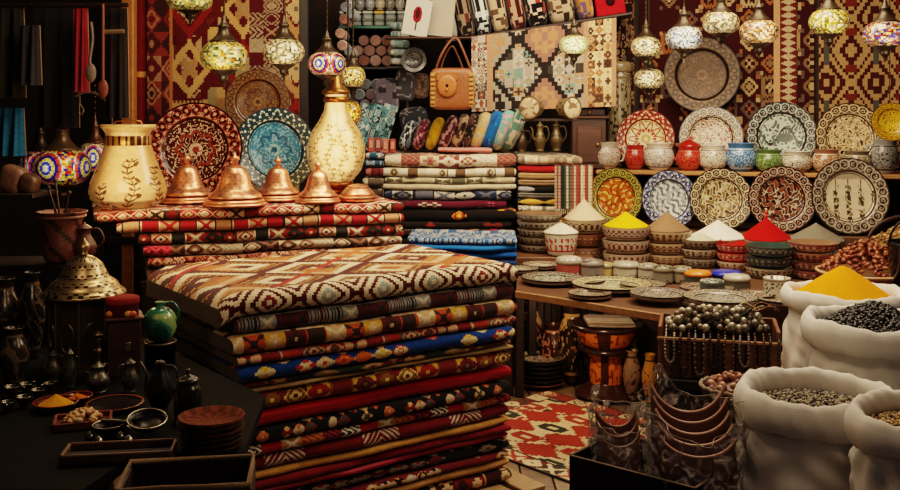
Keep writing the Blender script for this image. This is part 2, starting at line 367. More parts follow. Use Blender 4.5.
# folded drape of the top rug: two loose folds hanging at its left end
def drape(name,label,group,origin,yaw,pathz,y0,y1,patf,th=.012,cat='rug'):
    """sheet running along x following pathz [(x,z)], between y0 and y1"""
    p=np.array(pathz,float); n=len(p); tt=np.linspace(0,n-1,n*8); X=np.interp(tt,range(n),p[:,0]); Z=np.interp(tt,range(n),p[:,1])
    k=np.ones(7)/7; Xs=np.convolve(np.pad(X,3,'edge'),k,'valid'); Zs=np.convolve(np.pad(Z,3,'edge'),k,'valid')
    ys=np.linspace(y0,y1,60); g=G(); L=[]
    dx=np.gradient(Xs);dz=np.gradient(Zs);l=np.hypot(dx,dz)+1e-9
    for sg in(1,-1):
        A=np.zeros((len(Xs),60,3)); A[...,0]=(Xs-dz/l*sg*th/2)[:,None]+.008*np.sin(ys*18)[None]; A[...,1]=ys; A[...,2]=(Zs+dx/l*sg*th/2)[:,None]; L.append(A)
    s=np.concatenate([[0],np.cumsum(np.hypot(np.diff(Xs),np.diff(Zs)))]); U,V_=np.meshgrid((s[:-1]+s[1:])/2,(ys[:-1]+ys[1:])/2,indexing='ij')
    g.grid(L[0],patf(V_,U).reshape(-1,3)); g.grid(L[1],hx('#9a8060')*.5)
    for e in(0,-1):
        E=np.stack([L[0][:,e],L[1][:,e]],0); g.grid(E,hx('#e0c49a'),smooth=False); E=np.stack([L[0][e],L[1][e]],0); g.grid(E,hx('#c0a078'),smooth=False)
    o=g.build(name,'cloth',None,origin,(0,0,yaw)); 
    return tag(o,label,cat,group)
# pallet
g=thing('wooden_pallet','low slatted wooden pallet under the front rug stack','pallet',(0,0,0))
# stack 2
yaw2=math.atan2(.45,1.21); O2=(-1.44,4.7,0); Y2=[202,212,223.5,235,245.5,256,268]; z2=[1.65-(y-110)*.00515 for y in Y2]
S2=[('red and cream patterned rug under the copper lids, top of the left back stack',KP('d8b890 7a1c18 3a2420 b8282c e8d8b8',21,.075,.05,(0,4,3,2,5)),-.22),
 ('cream, black and red rug second down the left back stack',KP('e0c8a4 a82028 2a2422 c8946c',22,.085,.055,(4,5,0,2,4)),-.12),
 ('rug with black and cream star motifs third down the left back stack',KP('dcc8a8 2a2824 8a2420 b87858',23,.08,.055,(0,5,2,4)),-.02),
 ('rug with a bright red end panel fourth down the left back stack',lambda u,v: np.where((u<.13)[...,None],KP('b02030 d84858 7a1018',1,.05,.04,(0,2))(u,v),KP('c8b094 3a2824 8a5c48 e0d0b0',24,.09,.052,(1,0,5,2))(u,v)),0.),
 ('maroon patterned rug just behind the top of the front stack',KP('b06048 4a1814 c8a888 7a2018',25,.05,.05,(0,3,1)),0.02),
 ('dark brown rug at the base of the left back stack',KP('3a1c14 6a3824 241410',26,.08,.06,(0,3)),0.02)]
for k,(lb,pf,x0) in enumerate(S2):
    rug('kilim_rug',lb,'folded rugs in the left back stack',O2,yaw2,x0,1.285-.004*k,.66,z2[k+1]+.001,z2[k]-z2[k+1]-.002,pf,4,seed=50+k,wob=.01,yoff=rnd.uniform(-.01,.01))
def bench(name,label,c,d,col,rz=0,cat='bench',parts=True):
    """box-sided wooden display bench: top, legs, panels"""
    o=thing(name,label,cat,(c[0],c[1],0),(0,0,rz)); x,y,z=d; C=hx(col)
    g=G(); g.box((0,0,z-.02),(x,y,.04),C,.005); g.build('top',"wood",o)
    for a in(-1,1):
        for b in(-1,1):
            g=G(); g.box((a*(x/2-.035),b*(y/2-.035),(z-.041)/2),(.06,.06,z-.042),C*.8,.005); g.build('leg','wood',o)
    for b in(-1,1):
        g=G(); g.box((0,b*(y/2-.03),(z-.041)/2+.01),(x-.14,.02,z-.1),C*.55,.003); g.build('panel','wood',o)
    return o
Rz=Matrix.Rotation(yaw2,3,'Z'); c2=Vector(O2)+Rz@Vector((.62,.36,0)); bench('display_bench','dark wooden bench under the left back rug stack',c2,(1.26,.6,z2[-1]-.002),'#20140e',yaw2)
# pallet boards
R1=Matrix.Rotation(yaw1,3,'Z'); g.location=O1; g.rotation_euler=(0,0,yaw1)
for i in range(9):
    q=G(); q.box((.0+.155*i,.36,.011),(.12,.98,.02),hx('#a08058'),.003); q.build('board','wood',g)
# ---------------------------------------------------------------- stack 3 (centre back)
Y3=6.25; r3=lambda y: zat(y,Y3)
YY=[154,168,177.5,184,190.5,200.5,209,222,229,238,247]
S3=[('pink and cream rug with a scroll border on top of the centre back stack',KP('dcc4a4 a86c5c e8dcc4 8a4840',41,.12,.06,(1,0,5))),
 ('cream rug with brown dots second down the centre back stack',KP('d8c8a8 6a5038 e4d8c0',42,.06,.05,(5,4,4))),
 ('beige and olive rug third down the centre back stack',KP('b8a888 5a5440 d8ccac',43,.1,.03,(4,3))),
 ('pale rug with a plain cream edge fourth down the centre back stack',plainp('#c8b898')),
 ('navy blue rug with pale cross motifs in the centre back stack',KP('232c48 b8b0a0 1c1c24 5a5c68',45,.13,.055,(2,4,0))),
 ('maroon striped rug in the centre back stack',sprinkle('#58182a','c84060 d8b8a0 402028',46,.07,.4,.03)),
 ('black rug with yellow and orange patches in the centre back stack',sprinkle('#1a1412','e09030 f0c040 a03020',47,.09,.35,.05)),
 ('dark brown rug with red specks in the centre back stack',sprinkle('#1c1410','a02830 6a2a20',48,.06,.3,.03)),
 ('black and tan flecked rug low in the centre back stack',KP('2a2018 a89070 1a1210 a82838',49,.06,.04,(4,3,1,4))),
 ('dark rug at the base of the centre back stack',plainp('#1c1412'))]
O3=((385-450)/F*Y3,Y3,0); L3=(516-385)/F*Y3
for k,(lb,pf) in enumerate(S3):
    x0=-.02 if k%2 else 0
    rug('kilim_rug',lb,'folded rugs in the centre back stack',O3,0,x0,L3-(.0 if k<4 else .03*(k%3)),.6,r3(YY[k+1])+.001,r3(YY[k])-r3(YY[k+1])-.002,pf,4,seed=80+k,wob=.008,du=.009)
YB=[166,173,180,186.5,193,199,206,213,222]
S3b=[('bright red folded rug beside the centre back stack',plainp('#a81c1c'),),('tan folded rug beneath the bright red one',plainp('#b89468','#8a6840')),
 ('beige folded rug with a brown stripe beside the centre back stack',plainp('#a88a64','#5a4030')),('black folded rug with a small pale tag motif',sprinkle('#1a1614','a0a0a0',71,.14,.3,.04)),
 ('grey folded rug above the navy one beside the centre stack',plainp('#8a8478','#3a3430')),('navy folded rug with a yellow mark beside the centre stack',sprinkle('#161c30','d0a040',73,.16,.3,.04)),
 ('cream folded rug with black ends behind the stacked bowls',KP('c8b898 8a7860 e0d4bc',74,.1,.06,(4,1))),('brown folded rug at the base behind the stacked bowls',plainp('#4a3828'))]
for k,(lb,*pf) in enumerate(S3b):
    rug('kilim_rug',lb,'folded rugs beside the centre back stack',((518-450)/F*Y3+.004,Y3,0),0,0,.37,.5,r3(YB[k+1])+.001,r3(YB[k])-r3(YB[k+1])-.002,pf[0],4,seed=100+k,wob=.006,du=.012)
bench('display_bench','wooden bench beneath the centre back rug stack',(.0,Y3+.3,0),(.80,.58,r3(247)-.001),'#38241a')
q=bench('display_bench','wooden bench beneath the small folded rugs beside the centre stack',(.62,Y3+.27,0),(.18,.4,r3(222)-.001),'#38241a')
# spread rug lying across the right pile
rug('kilim_rug','cream scroll patterned rug laid over the small folded rugs','folded rugs beside the centre back stack',((515-450)/F*Y3+.02,Y3,0),0,0,.40,.55,r3(166)+.001,r3(155)-r3(166)-.002,KP('dccab0 7a6a58 c8ae88 a88c70',77,.08,.05,(1,5,2)),2,seed=120,wob=.015,du=.008,zw=.004)
# blue textiles
ZB=[zat(y,5.75) for y in (236,243,250,258,266)]
for k,(lb,pf) in enumerate([('pale blue and white patterned cloth folded on top of the blue textiles',KP('8a9ca8 1c4c80 b8b8b0 2a5c90',131,.05,.05,(1,0,2))),('bright blue folded cloth under the pale patterned one',plainp('#0c4c94','#1c6ab0')),
   ('deep blue folded cloth third in the blue pile',plainp('#0a3a74','#10509a')),('navy folded cloth at the base of the blue pile',plainp('#12305a'))]):
    rug('folded_cloth',lb,'blue textiles behind the front stack',((408-450)/F*5.75,5.68,0),math.radians(-2),0,.62,.4,ZB[k+1]+.001,ZB[k]-ZB[k+1]-.002,pf,2,seed=130+k,wob=.02,du=.01,cat='cloth',zw=.003)
bench('display_bench','dark bench beneath the folded blue textiles',(.07,5.92,0),(.6,.34,ZB[-1]-.001),'#22160f')
# hanging striped cloth between the stack and plates
def panel(name,label,c,w,h,patf,nx,ny,rot=(0,0,0),th=.006,wav=.0,group=None,cat='rug',m='cloth',fr=None):
    """hanging sheet, local x width, z height, front faces -y; colour from patf(u,v) u in 0..w, v in 0..h"""
    xs=np.linspace(0,w,nx+1); zz=np.linspace(0,h,ny+1); X,Z=np.meshgrid(xs,zz,indexing='ij'); g=G()
    Yw=wav*(np.sin(X/w*2*pi*2.3)+.5*np.sin(X/w*2*pi*5+1+Z*2))*(1.2-Z/h)
    A=np.stack([X-w/2,Yw,Z],-1); B=A+np.array([0,th,0]); U,V_=np.meshgrid((xs[1:]+xs[:-1])/2,(zz[1:]+zz[:-1])/2,indexing='ij')
    g.grid(A,patf(U,V_).reshape(-1,3)); g.grid(B[::-1],hx('#4a3024'))
    for E in (np.stack([A[0],B[0]]),np.stack([B[-1],A[-1]]),np.stack([B[:,0],A[:,0]]),np.stack([A[:,-1],B[:,-1]])): g.grid(E,hx('#8a6a48'),smooth=False)
    o=g.build(name,m,None,c,rot); tag(o,label,cat,group)
    if fr:
        q=G()
        for i in range(int(w/fr)):
            x=-w/2+fr*(i+.5); q.tube([(x,.003,0.002),(x+rnd.uniform(-.003,.003),.0,-.03)],.0018,hx('#d8c8a8'),4,False)
        q.build('fringe','cloth',o)
    return o
def stripes(u,v):
    pal=PAL('6a5c4c 2a2622 a89880 8a4038 3c4440 c8b898'); c=pick(pal,hs(np.floor(u/.012),0,3)); d=(np.mod(v/.02,1)<.35)&(np.mod(u/.024,1)<.5); return np.where(d[...,None],c*.35,c)
p=P(574,209,6.1); panel('striped_cloth','narrow grey and brown striped woven cloth hanging beside the yellow-rimmed plate',p,.235,zat(165,6.1)-p.z,stripes,40,50,(0,0,0),.006,.006,cat='cloth',fr=.012)
# ---------------------------------------------------------------- wall carpets
def medal(U,V_,base,pals,cw,ch,seed,q=8):
    pal=PAL(pals); i=np.floor(U/cw);j=np.floor(V_/ch); x=np.mod(U/cw,1)*2-1;y=np.mod(V_/ch,1)*2-1; x=(np.floor(x*q)+.5)/q;y=(np.floor(y*q)+.5)/q;X=abs(x);Y=abs(y)
    n=len(pal); h=(hs(i,j,seed)*n).astype(int)%n; c=np.broadcast_to(hx(base),U.shape+(3,)).copy(); k=(hs(i,j,seed+2)*3).astype(int)
    d=np.where(k==0,np.maximum(X*1.05,Y)*.9+.12*((np.floor(x*q)+np.floor(y*q))%2),X+Y*.85)
    c=np.where((d<.86)[...,None],pal[h],c); c=np.where((d<.55)[...,None],hx(base)*.9,c); 
    cross=((X<.2)|(Y<.2))&(d<.42); di=(abs(X-Y)<.16)&(d<.5)
    c=np.where(np.where(k==1,di,cross)[...,None],pal[(h+2)%n],c); c=np.where((d<.1)[...,None],pal[(h+1)%n],c); 
    corner=(X>.72)&(Y>.6)&(X+Y>1.45); return np.where(corner[...,None],pal[(h+1)%n],c)
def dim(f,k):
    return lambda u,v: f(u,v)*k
def carpetA(u,v):
    c=medal(u-.1,v,'#5c0c10','d8a868 a89468 b88858 6a5c4c c8a878 8a1c18',.32,.36,5,13)
    sm=KP('4a0c10 5a1214 c8a078 6a2018',9,.09,.11,(0,5,4,4),6,7)(u,v); f=medal(u-.1,v,'#000000','ffffff ffffff ffffff',.32,.36,5,13).sum(-1)<.03
    c=np.where((f&(hs(np.floor(u/.09),np.floor(v/.11),3)<.35))[...,None],sm,c)
    b=u<.14; bc=KP('5a1014 a87858 3a1818 8a3028',3,.12,.15,(0,),8,3)(u+.02,v); c=np.where(b[...,None],bc,c)
    c=np.where((np.abs(u-.145)<.01)[...,None],hx('#c07840'),c)
    b2=(u>.62)&(u<.84); lab=KP('3a0c10 a89070 5a1014 b09c7c',8,.10,.08,(7,1,2),9,4)(u,v); return np.where(b2[...,None],np.where((lab.sum(-1)>.8)[...,None],lab,hx('#54101a')),c); c=np.where((b2&(lab.sum(-1)>1.2))[...,None],hx('#8a7058'),c)
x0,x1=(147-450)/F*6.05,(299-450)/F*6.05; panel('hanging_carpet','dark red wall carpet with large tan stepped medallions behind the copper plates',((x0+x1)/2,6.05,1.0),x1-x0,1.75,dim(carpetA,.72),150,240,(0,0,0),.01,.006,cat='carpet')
def carpetB(u,v):
    c=medal(u,v,'#3a0a0c','b89468 8a6a48 6a5448 c8a878 a06038',.13,.15,3,6); on_=hs(np.floor(u/.13),np.floor(v/.15),8)<.72; return np.where((on_|(c.sum(-1)<.06))[...,None],np.where(on_[...,None],c,hx('#3a0a0c')),hx('#3a0a0c'))
def carpetB2(u,v):
    c=carpetB(u,v); w=1.03; z=abs(np.mod(v/.045,1)*2-1); b=(u>w-.13)&(u<w-.02); zz=np.where((abs((u-w+.07)/.05)<z)[...,None],hx('#d8b890'),hx('#6a2418')); c=np.where(b[...,None],zz,c); return np.where(((u>w-.16)&(u<w-.125))[...,None],hx('#e0a878'),c)
def wp(name,label,pxa,pxb,zb,zt,pf,nx,ny,d=.03,group=None,**k):
    a=W(pxa,110,d);b=W(pxb,110,d); w=(b-a).length; c=(a+b)/2; c.z=zb; return panel(name,label,c,w,zt-zb,pf,nx,ny,(0,0,WR),.008,.005,group,'carpet',**k),w
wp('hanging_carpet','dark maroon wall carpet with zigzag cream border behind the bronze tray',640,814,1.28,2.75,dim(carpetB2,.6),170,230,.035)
def carpetC(u,v):
    x=np.mod(u/.30+.35,1)*2-1;y=np.mod(v/.42+.2,1)*2-1;q=9;x=(np.floor(x*q)+.5)/q;y=(np.floor(y*q)+.5)/q;X=abs(x);Y=abs(y);d=X+Y
    c=np.broadcast_to(hx('#c89c68'),u.shape+(3,)).copy(); m=hx('#4a1412')
    c=np.where((band(d,.62,.78)|band(d,1.05,1.2)|band(d,1.55,1.7))[...,None],m,c); R=np.hypot(x,y)+.04*np.sin(8*np.arctan2(y,x)); c=np.where(band(R,.14,.33)[...,None],m,c); c=np.where(((X>.8)&(band(Y,.3,.6)))[...,None],hx('#7a2a1c'),c)
    c=np.where(((X<.12)&(Y>.55))[...,None],hx('#5a5a50'),c); return c
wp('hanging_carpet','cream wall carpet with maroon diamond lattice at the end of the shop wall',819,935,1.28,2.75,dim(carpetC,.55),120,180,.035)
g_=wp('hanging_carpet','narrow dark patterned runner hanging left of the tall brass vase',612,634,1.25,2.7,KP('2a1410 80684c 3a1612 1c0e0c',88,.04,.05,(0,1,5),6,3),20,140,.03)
# strip beside post, red roll + wooden posts at left
def post(name,px,w,Y,z0,z1,col,label=None,m='wood'):
    p=P(px,110,Y); g=G(); g.box((0,0,(z1-z0)/2),(w,w,z1-z0),hx(col),.008); 
    g.box((0,0,.04),(w+.03,w+.03,.08),hx(col)*.8,.006); g.box((0,0,(z1-z0)-.03),(w+.03,w+.03,.06),hx(col)*.8,.006)
    o=g.build(name,m,None,(p.x,Y,z0)); return tag(o,label,'post') if label else struct(o)
post('trim_1',129,.075,5.95,0,3.2,'#a8682c'); post('trim_2',304,.055,6.1,0,3.2,'#120a08')
def rollp(c,k):
    def f(th,t,r,z):
        b=np.mod(z/.5+.12,1)<.10; return np.where(b[...,None],hx(k),hx(c)*(.8+.3*hs(np.floor(th*3),np.floor(z/.02)))[...,None])
    return f
def standing_roll(label,px,Y,r,z0,z1,c,k,spiral=True):
    p=P(px,110,Y); g=G(); zz=np.linspace(0,z1-z0,60); g.lathe([(0,0)]+[(r*(1-.04*math.sin(z*9)),z) for z in zz]+[(r*.8,z1-z0+.002),(0,z1-z0)],rollp(c,k),20); o=g.build('rolled_rug','cloth',None,(p.x,Y,z0)); return tag(o,label,'rug','rolled rugs standing against the back wall')
bench('display_bench','low dark bench behind the left rug stack carrying upright rolls',(-1.86,6.15,0),(.5,.5,.9),'#1c120c')
standing_roll('upright red rolled rug with gold bands beside the wooden post',141,6.1,.04,.9,2.9,'#6a0e12','#c88848')
# ---------------------------------------------------------------- plates, pots, bowls
def plate_mesh(name,R,patf,m='glaze',deep=.10,seg=180,back='#8a7a68',parent=None,loc=(0,0,0),rot=(0,0,0),fl=1.):
    """plate with foot, well and rim, top faces +z"""
    g=G(); d=R*deep
    n=56; rr=np.linspace(0,1,n); 
    def zf(r): return np.where(r<.64,.012*(r/.64)**2,np.where(r<.72,.012+(r-.64)/.08*d*.7,d*.7+.012+(r-.72)/.28*d*.35))
    prof=[(0,0),(R*.45,0),(R*.5,-.004),(R*.52,0),(R*.74,d*.5),(R*.985,d*1.0),(R,d*1.05+.010)]
    g.lathe(prof,hx(back),seg)
    top=[(R*r,float(zf(np.array(r)))+.006*fl) for r in np.linspace(1,0,n)]
    g.lathe(top,lambda th,t,r,z: patf(th,r/R),seg)
    return g.build(name,m,parent,loc,rot)
def standing_plate(name,label,c,R,style,pal,seed,yaw,tilt=12,m='glaze',group=None,cat='plate',sy=1.,**k):
    o=plate_mesh(name,R,platepat(style,pal,seed),m,**k); tag(o,label,cat,group)
    # +z -> toward viewer (-y), tilted back, then yaw
    o.rotation_euler=Matrix(Matrix.Rotation(yaw,3,'Z')@Matrix.Rotation(math.radians(90-tilt),3,'X')).to_euler(); o.location=c; o.scale=(1,sy,1); return o
rad=math.radians
# big copper, turquoise, bronze trays on the left back stack
def sp(px,py,Y,wpx,*a,**k): 
    return P(px,py,Y),wpx*Y/2000
c,R=sp(196,150,5.46,94); standing_plate('engraved_plate','large pink copper plate with dense engraved flower scrolls standing behind copper lids',c,R*1.0,'c','8a3424 e8b098 4a1612 f0d0b8 9a4030 2c0c0a',3,rad(4),m='glaze',back='#6a3020')
c,R=sp(274,150,5.62,84); standing_plate('engraved_plate','turquoise plate with pale scroll rim standing behind the copper lids',c,R,'c','28383c d0dcd0 2878a4 8cc4dc 184c78 123448',5,rad(30),m='glaze',back='#205060')
c,R=sp(258,102,5.93,64); standing_plate('engraved_tray','brown bronze embossed tray hanging behind the turquoise plate',c,R,'c','6a4626 7a5430 5c3a20 8a6438 44280f 3a2212',7,rad(8),m='glaze',tilt=5,back='#4a3018')
# copper lids
def cloche(name,label,px,pyb,Y,w,h,kind=0):
    c=P(px,pyb,Y); c.z=1.178; r=w*Y/2000; hh=h*Y/1000; cp=hx('#dc9470'); cd=hx('#6a3018'); o=thing(name,label,'lid',c,(0,0,rnd.random()*6),'copper lids on the left back stack')
    g=G(); pr=[(0,.0),(r*.97,.0),(r,.01*1),(r,hh*.12),(r*.96,hh*.15),(r*.90,hh*.17),(r*.93,hh*.20),(r*.86,hh*.27),(r*.66,hh*.36),(r*.56,hh*.48),(r*.50,hh*.62),(r*.44,hh*.74),(r*.34,hh*.84),(r*.16,hh*.90),(0,hh*.92)] if kind==0 else [(0,0),(r*.9,0),(r,hh*.15),(r*.98,hh*.3),(r*.82,hh*.34),(r*.86,hh*.42),(r*.6,hh*.75),(r*.5,hh*.8),(r*.54,hh*.86),(r*.3,hh*.95),(0,hh)]
    def cf(T,K,R_,Z):
        e=((np.sin(T*14)*np.sin(Z/hh*40))>.35)&band(Z/hh,.2,.75); b=band(Z/hh,.15,.19)
        return np.where(b[...,None],cd,np.where(e[...,None],cp*.62,cp))
    P2=np.array(pr); tt=np.linspace(0,len(pr)-1,52); g.lathe(list(zip(np.interp(tt,range(len(pr)),P2[:,0]),np.interp(tt,range(len(pr)),P2[:,1]))),cf,40); g.build('dome','copper',o)
    if kind==0:
        g=G(); z=hh*.9; g.lathe([(0,z),(r*.14,z),(r*.07,z+hh*.07),(r*.17,z+hh*.13),(r*.13,z+hh*.19),(r*.05,z+hh*.22),(0,z+hh*.28)],cp*.9,16); g.build('knob','copper',o)
        g=G(); g.lathe([(r*.97,.004),(r*1.08,.006),(r*1.09,.012),(r*.97,.02)],cp*.9,40); g.build('rim','copper',o)
    return o
cloche('bell_cover','copper bell-shaped lid with knob, first right of the cream glass lamp',187,207,5.10,52,42)
cloche('bell_cover','widest copper bell-shaped lid, in front of the pink copper plate edge',235,207,4.93,58,45)
cloche('bell_cover','copper bell-shaped lid standing in front of the turquoise plate',278,206,5.22,46,38)
cloche('bell_cover','copper bell-shaped lid left of the pear-shaped glowing lamp',318,205,5.10,42,36)
cloche('bell_cover','low flat copper lid right of the pear-shaped glowing lamp',358,203,5.21,40,17,1)
# ---------------------------------------------------------------- lamps
def vine(base,fig,seed,nst=9,lf=.010,lo=.12,hi=.60,sc=1.):
    b=hx(base);f_=hx(fig)
    def f(T,K,R,Z):
        P_=2*pi/nst; k=np.floor(T/P_); x=(np.mod(T,P_)-P_/2)*R; zs=Z*sc; st=.016*np.sin(zs*38+k*2.1+seed); dx=x-st; top=hi-.18*hs(k,0,seed)
        stem=(abs(dx)<.0026)&band(K,lo,hi+.0)&(K<top)
        per=.026; lz=np.mod(zs+.007*k,per)-per/2; lx=abs(dx)-lf*1.15; leaf=((lx/lf)**2+((lz-lx*.45)/(lf*.42))**2<1)&band(K,lo+.03,1)&(K<top)
        fz=np.mod(zs+.02*k,.075)-.037; r=np.hypot(abs(dx)-lf*2.3,fz); fl=(r<lf*.9)&((np.cos(np.arctan2(fz,dx)*5)>-.2)|(r<lf*.35))&band(K,lo,1)&(K<top)
        return np.where((stem|leaf|fl)[...,None],f_,b)
    return f
def smooth(pr,n):
    P2=np.array(pr,float); tt=np.linspace(0,len(pr)-1,n); X=np.interp(tt,range(len(pr)),P2[:,0]); Z=np.interp(tt,range(len(pr)),P2[:,1]); k=np.ones(5)/5
    X=np.convolve(np.pad(X,2,'edge'),k,'valid'); Z=np.convolve(np.pad(Z,2,'edge'),k,'valid'); return list(zip(X,Z))
c=P(128,209.5,4.84); c.z=1.178; s=4.84/1000
o=thing('glass_lamp','large glowing cream frosted glass lamp with flared neck and painted flowers on the rug stack','lamp',c)
g=G(); g.lathe(smooth([(.0,.0),(18*s,0),(28*s,2*s),(36*s,9*s),(38*s,17*s),(36*s,26*s),(31*s,38*s),(26*s,52*s),(22*s,64*s),(21*s,70*s),(22*s,75*s),(25*s,79*s),(26*s,81*s)],170),vine('#e0a05c','#5a3818',4,8,.013),240); sh=g.build('glass_shade','glow1.15',o)
g=G(); g.lathe([(22.3*s,62*s),(22.9*s,63*s),(22.9*s,71*s),(22.3*s,72*s)],lambda T,K,R,Z: np.where((np.sin(T*22)>.2)[...,None],hx('#3a2210'),hx('#c89050')),64); g.build('neck_band','darkmetal',o)
g=G(); g.lathe([(25.5*s,79.5*s),(27*s,81*s),(26.5*s,83*s),(24*s,82*s),(20*s,76*s)],hx('#d8b078'),48); g.build('rim','glaze',o)
g=G(); g.tube([(-14*s,0,82*s),(-13*s,0,86*s),(0,0,88*s),(13*s,0,86*s),(14*s,0,82*s)],.004,hx('#b07848'),6); g.build('handle','copper',o)
c=P(336,201,5.45); c.z=1.178; s=5.45/1000
o=thing('glass_lamp','glowing cream pear-shaped glass lamp with gold speckles standing behind copper lids','lamp',c)
zz=12*s
g=G(); g.lathe(smooth([(0,zz),(8*s,zz),(17*s,zz+4*s),(25*s,zz+14*s),(29*s,zz+28*s),(29*s,zz+38*s),(25*s,zz+52*s),(17*s,zz+64*s),(12*s,zz+74*s),(10.5*s,zz+86*s),(11*s,zz+92*s)],150),vine('#f0b870','#8a5c24',9,13,.008,.1,.75),240); g.build('glass_shade','glow1.9',o)
g=G(); g.lathe([(0,0),(16*s,0),(17*s,2*s),(10*s,4*s),(7*s,7*s),(12*s,10*s),(18*s,12*s),(17*s,15*s),(0,15*s)],hx('#8a4a24'),32); g.build('base','copper',o)
g=G(); g.lathe([(11*s,zz+82*s),(13*s,zz+84*s),(13*s,zz+86*s),(11*s,zz+88*s)],hx('#b07030'),32); g.lathe([(12*s,zz+90*s),(15*s,zz+92*s),(12*s,zz+95*s),(6*s,zz+100*s),(4*s,zz+112*s),(0,zz+114*s)],hx('#9a6a38'),32); g.build('cap','copper',o)
point(P(128,175,4.7)+Vector((0,-.25,.05)),4.5,(1,.62,.28),.1); point(P(128,225,4.4)+Vector((.3,-.1,.25)),2.2,(1,.55,.22),.1)
point(P(336,150,5.0),3.5,(1,.72,.42),.08)
def mosaic(pals,seed,ros=0,n=56):
    pal=PAL(pals)**1.5*np.array([1.,.84,.68])
    def f(T,K,R,Z):
        i=np.floor(T/(2*pi)*n); j=np.floor(K*18); c=pick(pal,hs(i,j,seed)); gr=(hs(i,j,seed+7)<.22); c=np.where(gr[...,None],c*.22,c)
        if ros:
            a=np.mod(T/(2*pi)*ros,1)-.5; x=a*2*pi/ros*1.0; y=(K-.5)*1.5; r=np.hypot(x,y); th=np.arctan2(y,x)
            rc=PAL('f0e8c0 2a3cb0 e8d060 2a1c78 d04020 f0e0c0'); k=np.floor(r/.11).astype(int)
            q=rc[np.clip(k,0,5)]; q=np.where((np.cos(th*12)<-.5)[...,None],q*.5,q); c=np.where((r<.60)[...,None],q,c)
        return c
    return f
def pendant(label,px,py,w,h,pals,seed,Y=5.5,em=1.4,ros=0,group='hanging mosaic lamps',finial=True,cap='#3e3222',name='pendant_lamp',light=0,topz=3.195,two=False):
    c=P(px,py,Y); s=Y/1000; rx=w*s/2; rz=h*s/2; o=thing(name,label,'lamp',c,(0,0,seed),group)
    g=G(); a=np.linspace(-1.25,1.25,37); g.lathe([(rx*max(0,math.cos(q))**.7,rz*math.sin(q)/math.sin(1.25)) for q in a],mosaic(pals,seed,ros),112); g.build('glass_globe','glow%.1f'%(em*.85),o)
    t=rx*.52; k=hx(cap)
    g=G(); g.lathe(smooth([(rx*.60,rz*.93),(rx*.62,rz*1.03),(t*.95,rz*1.15),(t*.55,rz*1.5),(t*.4,rz*1.9),(t*.55,rz*2.05),(t*.25,rz*2.3),(t*.1,rz*2.8),(0,rz*2.85)],40),k,28); g.build('cap','darkmetal',o)
    if finial:
        g=G(); g.lathe(smooth([(0,-rz*2.3),(t*.12,-rz*2.15),(t*.1,-rz*1.9),(t*.5,-rz*1.6),(t*.35,-rz*1.35),(t*.9,-rz*1.1),(rx*.6,-rz*.95),(rx*.5,-rz*.9)],32),k*.7,24); g.build('finial','darkmetal',o)
    g=G(); g.tube([(0,0,rz*2.7),(0,0,topz-c.z)],.005,k*.5,6)
    for i in range(6): g.ball((0,0,rz*2.9+i*.03),.006,k,8,4)
    g.build('chain','darkmetal',o)
    if light: point(c+Vector((0,-.12,-.1)),light,(1,.8,.55),.05)
    return o
WH='f0ead0 d8d0b0 fff8e0 b0a888 e8dcb8 8a8468'
pendant('green and yellow mosaic hanging lamp in front of the dark red carpet',224,56,47,29,'d8d8a0 e8c860 a8b890 f0ecc0 7a8c60 e0a840',2,5.0,1.5,light=1)
pendant('white speckled hanging lamp right of the green mosaic one, above the bronze tray',284,52,41,26,WH,3,5.2,1.3,light=.6)
pendant('yellow green hanging lamp cut by the top edge above the red carpet',190,1,44,20,'d8dca0 e8e0b0 c0a850 a0b080',4,5.1,1.6)
pendant('white and brown mosaic hanging lamp with a flower centre beside the dark pillar',327,64,38,24,'f0dcc8 b88870 fff0e0 8a6050 e0c0a8',5,5.3,1.5,ros=5)
pendant('small round cream mosaic lamp right of the flower-centred hanging lamp',353,77,25,21,'f0e0a8 d8c070 fff0c8 8a7a48',6,5.6,1.2)
pendant('small yellow mosaic lamp hanging just behind the pear-shaped lamp neck',348,113,27,24,'f0c850 d8a838 fff0a8 a87c28',7,5.75,1.5)
pendant('pale green glass lamp hanging in front of the wall kilim',574,45,30,19,'e8ecc0 dce4b0 f0f0d0',8,5.6,2.2,light=.8)
pendant('small white mosaic hanging lamp above another beside the brass vase',646,47,30,20,WH,9,5.9,1.2)
pendant('small white mosaic lamp hanging lowest beside the tall brass vase',649,79,30,20,WH,10,6.05,1.2)
pendant('white mosaic hanging lamp with a blue spot, above the large bronze tray',684,38,36,23,'e8ecec f0f4f0 c0ccd0 5a84c8 fffff8',11,5.4,1.4,light=.8)
pendant('white mosaic hanging lamp over the right edge of the bronze tray',721,23,36,22,WH,12,5.3,1.4)
pendant('peach and white mosaic hanging lamp in front of the maroon carpet',759,32,38,24,'f0d8b0 e0b888 fff0d8 b88858 a09080',13,5.2,1.6,light=.8)
pendant('yellow and white mosaic lamp hanging before the zigzag carpet border',829,22,39,25,'f0e8a0 d8c870 f8f4d0 8a8a60 c0a850',14,5.0,1.6,light=.8)
pendant('purple, yellow and white mosaic hanging lamp before the cream lattice carpet',885,34,42,25,'e0d090 a090d0 e8b860 c06050 f0e8d0 6a60b0',15,4.9,1.5,light=.8)
